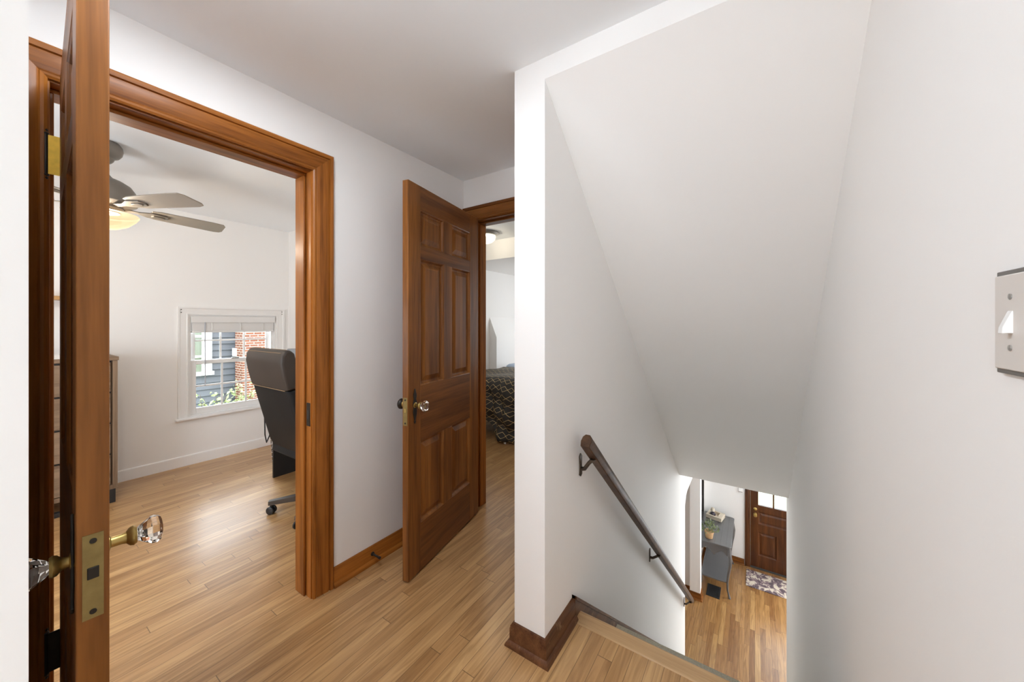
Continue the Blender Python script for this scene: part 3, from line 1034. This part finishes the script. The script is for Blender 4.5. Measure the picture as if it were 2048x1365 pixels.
# ceiling fan
fx, fy = -3.05, 0.40
fan = thing('ceiling_fan', 'taupe five blade ceiling fan with a lit bowl light in the office', 'ceiling fan', (fx, fy, 0))
MB().lathe([(0.070, ZC), (0.081, 2.308), (0.084, 2.288), (0.080, 2.268), (0.068, 2.250), (0.050, 2.240), (0.045, 2.225), (0.036, 2.214), (0.020, 2.208)], (0, 0, 0), n=32).build('canopy', FANM, fan)
MB().lathe([(0.013, 2.222), (0.013, 2.13)], n=16).build('downrod', FANM, fan)
MB().lathe([(0.022, 2.165), (0.030, 2.145), (0.044, 2.128), (0.082, 2.112), (0.115, 2.090), (0.134, 2.060), (0.141, 2.020), (0.141, 1.985), (0.115, 1.972), (0.09, 1.965)], n=40).build('motor_housing', FANM, fan)
MB().lathe([(0.085, 1.985), (0.085, 1.955), (0.070, 1.945), (0.070, 1.930)], n=32).build('switch_housing', FANM, fan)
lb = MB().lathe([(0.070, 1.935), (0.146, 1.925), (0.150, 1.918), (0.146, 1.912), (0.135, 1.895), (0.105, 1.865), (0.065, 1.845), (0.02, 1.836), (0.0, 1.836)], n=40).build('light_bowl', BOWL, fan)


def blade(ang):
    ca, sa = math.cos(ang), math.sin(ang)
    T_ = Matrix.Rotation(ang, 4, 'Z')
    tilt = Matrix.Rotation(R(-13), 4, 'X')
    outline = [(0.20, -0.045), (0.24, -0.058), (0.50, -0.068), (0.565, -0.064), (0.585, -0.040), (0.600, 0.040), (0.590, 0.060), (0.56, 0.068), (0.24, 0.058), (0.20, 0.045)]
    mb = MB().prism(outline, 'z', -0.003, 0.003)
    bmesh.ops.transform(mb.b, matrix=Matrix.Translation((0, 0, 1.972)) @ T_ @ tilt, verts=mb.b.verts)
    bl_ = mb.build('blade', FANB, fan, bevel=0.001)
    mi = MB()
    mi.prism([(0.09, -0.018), (0.15, -0.012), (0.20, -0.034), (0.275, -0.026), (0.29, 0.0), (0.275, 0.026), (0.20, 0.034), (0.15, 0.012), (0.09, 0.018)], 'z', -0.011, -0.004)
    mi.prism([(0.215, -0.014), (0.262, -0.012), (0.272, 0.0), (0.262, 0.012), (0.215, 0.014), (0.205, 0.0)], 'z', -0.017, -0.010)
    bmesh.ops.transform(mi.b, matrix=Matrix.Translation((0, 0, 1.972)) @ T_ @ tilt, verts=mi.b.verts)
    mi.build('blade_iron', FANM, bl_, bevel=0.002)


for k in range(5):
    blade(R(98 + 72 * k))
point('fan_bulb', (fx, fy, 1.885), 36, 0.03, (1.0, 0.93, 0.84))

# desk against the right wall
dk = thing('desk', 'black desk against the office wall behind the chair', 'desk', (0, 0, 0))
MB().box(-3.41, -2.20, 1.395, 1.945, 0.715, 0.742).build('desktop', BLACKP, dk, bevel=0.002)
MB().box(-3.385, -3.367, 1.405, 1.94, 0, 0.715).build('side_panel', BLACKP, dk, bevel=0.001)
MB().box(-2.243, -2.225, 1.405, 1.94, 0, 0.715).build('side_panel', BLACKP, dk, bevel=0.001)
MB().box(-3.367, -2.243, 1.90, 1.918, 0.25, 0.715).build('modesty_panel', BLACKP, dk)

mo = thing('monitor', 'grey monitor on the desk beyond the office chair', 'monitor', (-3.14, 1.66, 0.742), (0, 0, R(38)))
MB().box(-0.25, 0.25, -0.018, 0.012, 0.06, 0.345).build('screen', GREYSCR, mo, bevel=0.004)
MB().box(-0.02, 0.02, 0.012, 0.04, 0.01, 0.20).build('neck', BLACKP, mo)
MB().box(-0.10, 0.10, -0.08, 0.08, 0, 0.01).build('base', BLACKP, mo, bevel=0.003)
arc = [(0.055 * math.cos(a), 0.0, 0.040 * math.sin(a)) for a in [R(q) for q in range(0, 181, 18)]]
hc = MB().tube(arc, 0.004, 8).build('headset', BLACKP)
hc.location, hc.rotation_euler = (-3.19, 1.62, 1.0915), (0, 0, R(38))
tag(hc, 'thin black headset band arching above the top edge of the monitor', 'headset')

wb = thing('waste_basket', 'shiny wire waste basket standing beside the black desk panel', 'waste basket', (-3.527, 1.56, 0))
mb = MB()
for k in range(9):
    z = 0.012 + k * 0.038
    r = 0.085 + 0.02 * k / 8
    mb.tube([(r * math.cos(R(q)), r * math.sin(R(q)), z) for q in range(0, 361, 20)], 0.0045, 6)
mb.build('wire_ring', CHROME, wb)
mb = MB()
for k in range(14):
    a = 2 * math.pi * k / 14
    mb.tube([(0.085 * math.cos(a), 0.085 * math.sin(a), 0.012), (0.105 * math.cos(a), 0.105 * math.sin(a), 0.316)], 0.003, 6)
mb.build('wire_upright', CHROME, wb)
MB().lathe([(0.082, 0.010), (0.082, 0.014), (0.0, 0.014)], n=24).build('base', CHROME, wb)
cb = MB()
cb.tube([(-3.43, 1.40, 0.70), (-3.46, 1.385, 0.60), (-3.47, 1.38, 0.50), (-3.45, 1.375, 0.36), (-3.42, 1.375, 0.30), (-3.39, 1.385, 0.36), (-3.36, 1.392, 0.45), (-3.33, 1.393, 0.52)], 0.005, 8)
tag(cb.build('power_cable', BLACKP), 'black cable looping down the front of the desk panel', 'cable')

# office chair, facing +y
chx, chy = -2.58, 1.38
oc = thing('office_chair', 'black high back office chair with a brown leather head panel', 'office chair', (chx, chy, 0))
lower = [(-0.205, 0.455), (-0.225, 0.50), (-0.268, 0.66), (-0.312, 0.82), (-0.332, 0.893), (-0.222, 0.905), (-0.19, 0.80), (-0.145, 0.64), (-0.10, 0.50), (-0.11, 0.455)]
upper = [(-0.333, 0.893), (-0.356, 0.98), (-0.371, 1.06), (-0.366, 1.11), (-0.346, 1.138), (-0.318, 1.143), (-0.293, 1.122), (-0.278, 1.07), (-0.262, 1.0), (-0.245, 0.95), (-0.222, 0.905)]
hw = 0.258


def side_cushion(poly, w, inset, name, mat):
    """profile (y,z) swept along x with rounded ends"""
    cy = sum(p[0] for p in poly) / len(poly)
    cz = sum(p[1] for p in poly) / len(poly)
    rings = []
    for x, k in ((-w, 0.82), (-w + inset * 0.3, 0.93), (-w + inset, 1.0), (w - inset, 1.0), (w - inset * 0.3, 0.93), (w, 0.82)):
        rings.append([(x, cy + (p[0] - cy) * k, cz + (p[1] - cz) * (1 - (1 - k) * 0.35)) for p in poly])
    return MB().loft(rings).build(name, mat, oc, bevel=0.006, smooth=50)


side_cushion(lower, hw - 0.006, 0.03, 'backrest', LEATH)
hp = side_cushion(upper, hw, 0.03, 'head_panel', LEATHB)
for s, yy in ((0, 0),):
    MB().tube([(-hw + 0.03, -0.336, 0.893), (hw - 0.03, -0.336, 0.893)], 0.0022, 6).build('stitching', STITCH, hp)
    MB().tube([(-hw + 0.03, -0.359, 1.124), (hw - 0.03, -0.359, 1.124)], 0.0018, 6).build('stitching', STITCH, hp)
    MB().tube([(-hw + 0.03, -0.328, 1.142), (hw - 0.03, -0.328, 1.142)], 0.0018, 6).build('stitching', STITCH, hp)
side_cushion([(-0.22, 0.42), (-0.20, 0.47), (-0.05, 0.495), (0.22, 0.50), (0.27, 0.48), (0.275, 0.44), (0.22, 0.41), (-0.18, 0.40)], 0.255, 0.03, 'seat', LEATH)
for s in (-1, 1):
    x = s * 0.295
    ar = MB().box(x - 0.03, x + 0.03, -0.235, 0.14, 0.655, 0.690).build('armrest', LEATH, oc, bevel=0.012)
    MB().tube([(x, -0.10, 0.66), (x, -0.06, 0.52), (x * 0.86, -0.02, 0.43), (x * 0.5, 0.0, 0.405)], 0.014, 10).build('arm_post', BLACKP, ar)
MB().lathe([(0.026, 0.10), (0.026, 0.28), (0.018, 0.28), (0.018, 0.40)], n=20).build('gas_lift', BLACKP, oc)
MB().lathe([(0.045, 0.062), (0.045, 0.115), (0.03, 0.125)], n=20).build('hub', BLACKP, oc)
a0 = math.atan2(1.135 - chy, -2.749 - chx)
for k in range(5):
    a = a0 + k * 2 * math.pi / 5
    d_, s_ = Vector((math.cos(a), math.sin(a), 0)), Vector((-math.sin(a), math.cos(a), 0))
    rr = []
    for q, w, zt, zb in ((0.03, 0.024, 0.112, 0.070), (0.16, 0.021, 0.104, 0.066), (0.315, 0.017, 0.090, 0.062)):
        c = d_ * q
        rr.append([c + s_ * w + Vector((0, 0, zb)), c + s_ * w * 0.9 + Vector((0, 0, zt)), c - s_ * w * 0.9 + Vector((0, 0, zt)), c - s_ * w + Vector((0, 0, zb))])
    lg = MB().loft(rr).build('leg', plain('base_taupe', (0.075, 0.06, 0.05), rough=0.4) if k == 0 else bpy.data.materials['base_taupe'], oc, bevel=0.003)
    c = d_ * 0.298
    ax = (s_ * 0.9 + d_ * 0.43).normalized()
    cs = MB()
    for sd in (-1, 1):
        cs.lathe([(0.020, -0.008), (0.026, -0.005), (0.026, 0.005), (0.020, 0.008)], c + ax * sd * 0.014 + Vector((0, 0, 0.026)), ax, 20)
    cs.lathe([(0.009, 0), (0.009, 0.035)], c + Vector((0, 0, 0.030)), (0, 0, 1), 10)
    cs.build('caster', BLACKP, lg)

# ------------------------------------------------------------------ bedroom
lt = thing('ceiling_light', 'small lit dome light on the bedroom ceiling', 'ceiling light', (-2.50, 3.20, ZC))
MB().lathe([(0.05, 0.0), (0.135, -0.002), (0.140, -0.012), (0.128, -0.028), (0.105, -0.036), (0.100, -0.040)], n=36).build('collar', NICKEL, lt)
MB().lathe([(0.105, -0.032), (0.106, -0.055), (0.095, -0.085), (0.065, -0.112), (0.03, -0.124), (0.0, -0.127)], n=36).build('glass_dome', DOME, lt)
point('bedroom_bulb', (-2.50, 3.20, ZC - 0.075), 10, 0.03, (1.0, 0.92, 0.78))

bd = thing('bed', 'low bed under the diamond patterned comforter', 'bed', (-2.05, 4.05, 0))
MB().box(-0.95, 1.05, -0.66, 0.62, 0.34, 0.60).build('mattress', MATT, bd, bevel=0.05, segs=4)
MB().box(-0.93, 1.03, -0.62, 0.60, 0.14, 0.34).build('box_base', BLACKP, bd, bevel=0.01)
for x in (-0.88, 0.98):
    for y in (-0.56, 0.54):
        MB().box(x - 0.03, x + 0.03, y - 0.03, y + 0.03, 0, 0.14).build('leg', BLACKP, bd)

# comforter: flat on the mattress, rolls over the near edge and hangs in folds
nu, nv = 90, 70
gx0, gx1 = -3.02, -0.98
bm = bmesh.new()
uvl = bm.loops.layers.uv.new('UVMap')
grid, uvs = [], {}
rn = random.Random(7)
ytop, yedge, ztop, rad = 4.27, 3.40, 0.665, 0.11
for i in range(nu + 1):
    x = gx0 + (gx1 - gx0) * i / nu
    hang = 0.36 + 0.26 / (1 + math.exp(-(x + 2.40) * 26))       # lifted at the left, almost to the floor further right
    total = (ytop - yedge) + rad * math.pi / 2 + hang
    row = []
    for j in range(nv + 1):
        s = total * j / nv
        if s < ytop - yedge:
            y, z, nrm = ytop - s, ztop, 0
        elif s < ytop - yedge + rad * math.pi / 2:
            a = (s - (ytop - yedge)) / rad
            y, z, nrm = yedge - rad * math.sin(a), ztop - rad * (1 - math.cos(a)), a / (math.pi / 2)
        else:
            q = s - (ytop - yedge) - rad * math.pi / 2
            y, z, nrm = yedge - rad - 0.10 * q, ztop - rad - q, 1 + q * 2
        wob = 0.016 * math.sin(x * 21 + 1.3 * math.sin(x * 9)) + 0.012 * math.sin(x * 43 + z * 11) + 0.014 * math.sin(z * 26 + x * 8)
        y -= wob * nrm * 0.9
        z += (1 - min(1, nrm)) * 0.010 * (math.sin(x * 7 + y * 5) + math.sin(y * 11 - x * 3))
        v = bm.verts.new((x, y, max(z, 0.035)))
        uvs[v] = (x + 0.01 * math.sin(s * 19), s + 0.012 * math.sin(x * 15))
        row.append(v)
    grid.append(row)
for i in range(nu):
    for j in range(nv):
        f = bm.faces.new((grid[i][j], grid[i + 1][j], grid[i + 1][j + 1], grid[i][j + 1]))
        f.smooth = True
        for l in f.loops:
            l[uvl].uv = uvs[l.vert]
me = bpy.data.meshes.new('comforter')
bm.to_mesh(me)
bm.free()
me.materials.append(QUILT)
cf = bpy.data.objects.new('comforter', me)
COL.objects.link(cf)
sd = cf.modifiers.new('thick', 'SOLIDIFY')
sd.thickness = 0.018
tag(cf, 'black comforter with rows of gold diamonds hanging off the bed', 'comforter')
MB().box(-2.262, -2.235, 3.205, 3.209, 0.0, 0.045).build('care_tag', WHITEP, cf)
pl = thing('pillow', 'pale blue pillow lying at the back of the bed', 'pillow', (-2.75, 4.485, 0.612))
rings = []
for k, (z, s) in enumerate(((0.0, 0.90), (0.02, 0.985), (0.045, 1.0), (0.07, 0.97), (0.09, 0.88), (0.10, 0.70))):
    rings.append([(0.30 * s * (abs(math.cos(a)) ** 0.45) * (1 if math.cos(a) > 0 else -1), 0.185 * s * (abs(math.sin(a)) ** 0.45) * (1 if math.sin(a) > 0 else -1), z + 0.008 * math.sin(a * 3 + k)) for a in [2 * math.pi * q / 28 for q in range(28)]])
MB().loft(rings).build('pillow_case', SHEET, pl, smooth=80)

# ------------------------------------------------------------------ stairs
st = thing('staircase', 'carpeted stairs dropping away beyond the landing edge', 'stairs', (0, 0, 0), kind='structure')
RISE, RUN = 2.78 / 14, 0.231
mr = MB().box(XS + 0.016, XR, 1.495, 1.515, -RISE, -0.028).build('riser', BASEW, st)
for k in range(1, 14):
    y0 = 1.515 + (k - 1) * RUN
    z = -k * RISE
    MB().box(XS + 0.016, XR, y0 - 0.0, y0 + RUN + 0.022, z - 0.028, z).build('tread', NOSE, st, bevel=0.006)
    MB().box(XS + 0.016, XR, y0 + RUN - 0.02, y0 + RUN, z - RISE, z - 0.028).build('riser', BASEW, st)
rn_ = MB()
for k in range(1, 14):
    y0 = 1.515 + (k - 1) * RUN
    z = -k * RISE
    yn = y0 + RUN + 0.022
    poly = [(y0 + 0.001, z), (y0 + 0.001, z + 0.013), (yn + 0.004, z + 0.013), (yn + 0.012, z + 0.008), (yn + 0.012, z - 0.022), (yn + 0.004, z - 0.036),
            (y0 + RUN + 0.012, z - 0.040), (y0 + RUN + 0.012, z - RISE), (y0 + RUN + 0.0005, z - RISE), (y0 + RUN + 0.0005, z - 0.029), (yn, z - 0.029), (yn + 0.0005, z)]
    rn_.prism(poly, 'x', -0.565, 0.150)
ro = rn_.build('stair_runner', CARPET, None, smooth=50)
tag(ro, 'sage green carpet runner laid down the stairs', 'stair runner')

hr = thing('handrail', 'dark wooden handrail sloping down the stair wall on bronze brackets', 'handrail', (0, 0, 0))
P0, P1 = Vector((-0.600, 1.462, 0.800)), Vector((-0.600, 4.553, -1.842))
dirn = (P1 - P0).normalized()
up = Vector((1, 0, 0)).cross(dirn).normalized()
if up.z < 0: up = -up
sec = [(-0.020, -0.028), (0.020, -0.028), (0.024, -0.004), (0.020, 0.016), (0.010, 0.028), (-0.010, 0.028), (-0.020, 0.016), (-0.024, -0.004)]
rr = [[p + Vector((1, 0, 0)) * q[0] + up * q[1] for q in sec] for p in (P0, P1)]
MB().loft(rr).build('rail', RAILW, hr, bevel=0.003)
for yy, zz in ((1.561, 0.650), (2.885, -0.470), (4.50, -1.862)):
    tq = (yy - P0.y) / (P1.y - P0.y)
    c = P0.lerp(P1, tq) - up * 0.026
    br = MB()
    br.prism([(yy - 0.014, zz - 0.045), (yy, zz - 0.054), (yy + 0.014, zz - 0.045), (yy + 0.011, zz), (yy + 0.014, zz + 0.04), (yy, zz + 0.054), (yy - 0.014, zz + 0.04), (yy - 0.011, zz)], 'x', XS, XS + 0.006)
    bo = br.build('bracket', BRONZE, hr, bevel=0.0015)
    ym = c.y
    MB().tube([(XS + 0.004, yy, zz - 0.018), (XS + 0.025, yy + (ym - yy) * 0.3, zz - 0.012), (XS + 0.052, ym, c.z - 0.020), (c.x, ym, c.z - 0.002)], [0.010, 0.009, 0.0085, 0.010], 10).build('bracket_arm', BRONZE, bo)
    MB().box(c.x - 0.012, c.x + 0.012, ym - 0.022, ym + 0.022, c.z - 0.006, c.z + 0.001).build('saddle', BRONZE, bo, bevel=0.002)

# light switch on the right wall
ls = thing('light_switch', 'pale toggle light switch plate on the right hand wall', 'light switch', (XR, 0.675, 1.302))
MB().box(-0.006, 0.0, -0.036, 0.036, -0.062, 0.062).build('plate_rim', SWRIM, ls, bevel=0.001)
MB().box(-0.0085, -0.005, -0.034, 0.034, -0.0565, 0.0565).build('plate', SWPLATE, ls, bevel=0.0015)
MB().loft([[(-0.0080, -0.0055, -0.013), (-0.0080, 0.0055, -0.013), (-0.0080, 0.0055, 0.014), (-0.0080, -0.0055, 0.014)],
           [(-0.0105, -0.0050, -0.013), (-0.0105, 0.0050, -0.013), (-0.0095, 0.0050, 0.012), (-0.0095, -0.0050, 0.012)],
           [(-0.0165, -0.0045, -0.0135), (-0.0165, 0.0045, -0.0135), (-0.0160, 0.0045, -0.0065), (-0.0160, -0.0045, -0.0065)]]).build('toggle', WHITEP, ls, bevel=0.0008)
for z in (-0.030, 0.030):
    MB().lathe([(0.0035, 0), (0.0035, 0.001), (0, 0.0016)], (-0.0085, 0, z), (-1, 0, 0), 12).build('screw', NICKEL, ls)

ds = thing('door_stop', 'small dark spring door stop on the hall baseboard', 'door stop', (XO + 0.015, 1.205, 0.052))
MB().lathe([(0.011, 0), (0.010, 0.005), (0.005, 0.007)], axis=(1, 0, 0), n=14).build('base', IRON, ds)
MB().lathe([(0.0045 + 0.0012 * (k % 2), 0.006 + 0.0025 * k) for k in range(20)], axis=(1, 0, 0), n=12).build('spring', IRON, ds)
MB().lathe([(0.007, 0.054), (0.008, 0.058), (0.007, 0.066), (0.0, 0.067)], axis=(1, 0, 0), n=12).build('tip', BLACKP, ds)

# ------------------------------------------------------------------ entry downstairs
fd = thing('door_3', 'dark panelled front door with glass lights at the foot of the stairs', 'door', (-0.065, 7.285, ZF), kind='structure')
Wd, Td = 0.91, 0.044
MB().box(0, 0.11, 0, Td, 0.02, 2.03).build('latch_stile', FDOOR, fd, bevel=0.002)
MB().box(Wd - 0.11, Wd, 0, Td, 0.02, 2.03).build('hinge_stile', FDOOR, fd, bevel=0.002)
for z0, z1 in ((0.02, 0.222), (0.610, 0.745), (0.948, 1.058), (1.90, 2.03)):
    MB().box(0.11, Wd - 0.11, 0, Td, z0, z1).build('rail', FDOOR, fd, bevel=0.002)
MB().box(0.355, Wd - 0.355, 0, Td, 0.222, 0.610).build('mullion', FDOOR, fd, bevel=0.002)
panel(fd, 0.11, 0.355, 0.222, 0.610, Td, FDOOR, mould=0.018)
panel(fd, Wd - 0.355, Wd - 0.11, 0.222, 0.610, Td, FDOOR, mould=0.018)
panel(fd, 0.11, Wd - 0.11, 0.745, 0.948, Td, FDOOR, mould=0.018)
MB().box(0.11, Wd - 0.11, 0.018, 0.024, 1.058, 1.90).build('pane', PANE, fd, smooth=0)
for x in (0.305, 0.58):
    MB().box(x, x + 0.022, 0.006, 0.036, 1.058, 1.90).build('muntin', FDOOR, fd)
for z in (1.33, 1.61):
    MB().box(0.11, Wd - 0.11, 0.008, 0.034, z, z + 0.022).build('muntin', FDOOR, fd)
MB().lathe([(0.026, 0), (0.026, 0.005), (0.012, 0.008), (0.011, 0.030), (0.024, 0.040), (0.028, 0.052), (0.022, 0.062), (0, 0.064)], (0.068, 0, 0.896), (0, -1, 0), 20).build('door_knob', BRASS, fd)
MB().lathe([(0.026, 0), (0.026, 0.008), (0.018, 0.014), (0, 0.015)], (0.068, 0, 0.985), (0, -1, 0), 20).build('deadbolt', BRASS, fd)
tf = thing('trim_4', 'brown casing around the front door', 'door frame', (0, 0, ZF), kind='structure')
casing(tf, 'y', -0.066, 0.846, 2.045, 7.27, -1, (FDOOR, FDOOR), w=0.8)
for a, c in ((-0.085, -0.066), (0.846, 0.865)):
    MB().box(a, c, 7.27, 7.40, 0, 2.06).build('jamb', FDOOR, tf)
MB().box(-0.066, 0.846, 7.27, 7.40, 2.045, 2.06).build('jamb_head', FDOOR, tf)
MB().box(-0.066, 0.846, 7.262, 7.40, 0, 0.018).build('threshold', plain('dark_threshold', (0.05, 0.05, 0.05), rough=0.5), tf)

gd = MB()
gd.box(-5, 6, 7.4, 30, ZF - 0.2, ZF - 0.12)
tag(gd.build('ground_front', plain('pale_lawn', (0.40, 0.43, 0.31), rough=0.9)), 'front lawn outside the entry door', 'ground', kind='structure')

ct = thing('console_table', 'grey painted console table with curved legs by the entry wall', 'console table', (-0.475, 6.72, ZF))
# local: x in [-0.27, 0.185], y in [-0.5, 0.5], top at 0.77
topo = [(-0.265, -0.50), (0.16, -0.50), (0.185, -0.475), (0.185, 0.475), (0.16, 0.50), (-0.265, 0.50)]
MB().prism(topo, 'z', 0.748, 0.772).build('top', GREYP, ct, bevel=0.005)
for x in (-0.19, -0.11, -0.035, 0.04, 0.115):
    MB().box(x - 0.001, x + 0.001, -0.49, 0.49, 0.7719, 0.7727).build('groove', BLACKP, ct)


def apron_poly(a0, a1, n=24):
    pts = [(a0, 0.748), (a0, 0.600)]
    for k in range(1, n):
        q = k / n
        s = abs(q - 0.5) * 2
        z = 0.640 - 0.028 * math.cos(s * math.pi * 2) - (0.030 if s < 0.12 else 0) * (1 - s / 0.12) + (-0.012 if s > 0.8 else 0) * (s - 0.8) / 0.2
        pts.append((a0 + (a1 - a0) * q, z))
    pts += [(a1, 0.600), (a1, 0.748)]
    return pts


for y in (-0.475, 0.457):
    MB().prism(apron_poly(-0.245, 0.165), 'y', y, y + 0.018).build('apron', GREYP, ct)
for x in (-0.250, 0.150):
    MB().prism(apron_poly(-0.47, 0.47), 'x', x, x + 0.018).build('apron', GREYP, ct)
for sx in (-1, 1):
    for sy in (-1, 1):
        pts, rads = [], []
        for q, o_, r in ((0.748, 0.0, 0.024), (0.66, 0.008, 0.027), (0.58, 0.018, 0.028), (0.48, 0.014, 0.023), (0.36, -0.004, 0.018), (0.22, -0.020, 0.0145), (0.10, -0.018, 0.013), (0.03, 0.004, 0.014), (0.0, 0.012, 0.016)):
            pts.append(((0.152 + o_ if sx > 0 else -0.232 - min(o_, 0.004)), sy * (0.462 + o_), q))
            rads.append(r)
        MB().tube(pts, rads, 12).build('leg', GREYP, ct)
MB().prism([(-0.225, -0.44), (0.0, -0.45), (0.135, -0.44), (0.145, 0.0), (0.135, 0.44), (-0.225, 0.44)], 'z', 0.195, 0.218).build('shelf', GREYP, ct, bevel=0.004)

pp = thing('potted_plant', 'small leafy plant in a tan clay pot on the console table', 'plant', (-0.590, 6.345, ZF + 0.7727))
MB().lathe([(0.045, 0), (0.050, 0.003), (0.062, 0.085), (0.066, 0.088), (0.066, 0.105), (0.058, 0.105), (0.056, 0.095), (0.0, 0.095)], n=28).build('pot', TERRA, pp)
mb = MB()
rq = random.Random(3)
for k in range(170):
    a, e_ = rq.uniform(0, 6.28), rq.uniform(0.1, 1.5)
    L_ = rq.uniform(0.06, 0.15)
    d_ = Vector((math.cos(a) * math.cos(e_), math.sin(a) * math.cos(e_), math.sin(e_)))
    c = Vector((0, 0, 0.10)) + d_ * L_
    sd_ = d_.cross(Vector((rq.gauss(0, 1), rq.gauss(0, 1), rq.gauss(0, 1)))).normalized()
    l, w = rq.uniform(0.03, 0.05), rq.uniform(0.007, 0.012)
    d2_ = (d_ + Vector((rq.gauss(0, .4), rq.gauss(0, .4), rq.gauss(0, .4)))).normalized()
    v = mb.verts([c, c + d2_ * l * .5 + sd_ * w, c + d2_ * l, c + d2_ * l * .5 - sd_ * w])
    mb.b.faces.new(v)
for k in range(14):
    a, e_ = rq.uniform(0, 6.28), rq.uniform(0.3, 1.5)
    d_ = Vector((math.cos(a) * math.cos(e_), math.sin(a) * math.cos(e_), math.sin(e_)))
    mb.tube([(0, 0, 0.09), tuple(Vector((0, 0, 0.10)) + d_ * 0.13)], 0.002, 5)
mb.build('foliage', LEAF2, pp, smooth=0)

ty = thing('planter_tray', 'cream rectangular tray with a raised rim at the back of the console table', 'tray', (-0.560, 7.06, ZF + 0.7727), (0, 0, R(-12)))
mb = MB()
mb.box(-0.12, 0.12, -0.11, 0.11, 0, 0.02)
mb.box(-0.12, 0.12, -0.11, -0.08, 0.02, 0.065)
mb.box(-0.12, 0.12, 0.08, 0.11, 0.02, 0.065)
mb.box(-0.12, -0.085, -0.08, 0.08, 0.02, 0.065)
mb.box(0.05, 0.12, -0.08, 0.08, 0.02, 0.065)
mb.build('tray_body', CREAM, ty, bevel=0.006)
vs_ = thing('vase', 'round dark plum vase sitting in the cream tray', 'vase', (-0.600, 7.03, ZF + 0.7935))
MB().lathe([(0.022, 0), (0.040, 0.015), (0.046, 0.040), (0.038, 0.064), (0.018, 0.078), (0.016, 0.088), (0.020, 0.092), (0.0, 0.090)], n=28).build('vase_body', PLUM, vs_)
MB().lathe([(0.016, 0.086), (0.030, 0.095), (0.030, 0.12), (0.022, 0.145), (0.0, 0.152)], n=20).build('flower_head', CREAM, vs_)

mi = thing('wall_mirror', 'tall dark framed mirror on the wall over the console table', 'mirror', (-0.76, 6.64, ZF + 0.60))
mb = MB()
mb.box(0, 0.028, -0.41, -0.36, 0.20, 1.50)
mb.box(0, 0.028, 0.36, 0.41, 0.20, 1.50)
mb.box(0, 0.028, -0.36, 0.36, 0.20, 0.25)
mb.box(0, 0.028, -0.36, 0.36, 1.45, 1.50)
mb.build('frame', plain('dark_frame', (0.02, 0.017, 0.014), rough=0.5), mi, bevel=0.003)
MB().box(0.002, 0.012, -0.36, 0.36, 0.25, 1.45).build('mirror_glass', plain('mirror_silver', (0.85, 0.86, 0.86), rough=0.03, metal=1.0, vary=0), mi)

vr = thing('floor_register', 'black metal floor register in the boards under the console table', 'floor vent', (-0.525, 6.29, ZF))
mb = MB()
mb.box(-0.09, 0.09, -0.145, -0.125, 0, 0.006)
mb.box(-0.09, 0.09, 0.125, 0.145, 0, 0.006)
mb.box(-0.09, -0.07, -0.125, 0.125, 0, 0.006)
mb.box(0.07, 0.09, -0.125, 0.125, 0, 0.006)
mb.build('frame', BLACKP, vr, bevel=0.001)
mb = MB()
for k in range(7):
    x = -0.06 + k * 0.02
    mb.box(x - 0.004, x + 0.004, -0.125, 0.125, 0.001, 0.005)
mb.build('louvre', BLACKP, vr)
MB().box(-0.07, 0.07, -0.125, 0.125, 0.0002, 0.0009).build('dark_backing', BLACKP, vr)  # black sheet stands in for the dark inside of the register

mt = MB()
mt.box(-0.12, 0.78, 6.71, 7.17, ZF, ZF + 0.008)
tag(mt.build('door_mat', RUG, None, bevel=0.003), 'cream and plum floral mat in front of the front door', 'door mat')

cx = thing('wall_box', 'small pale box on the entry wall just left of the front door', 'wall box', (-0.205, 7.27, ZF + 1.225))
MB().box(-0.03, 0.03, -0.022, 0, 0.006, 0.11).build('cover', WHITEP, cx, bevel=0.003)
MB().box(-0.028, 0.028, -0.020, 0, 0, 0.006).build('base', IRON, cx)  # dark strip stands in for the shadow below the box
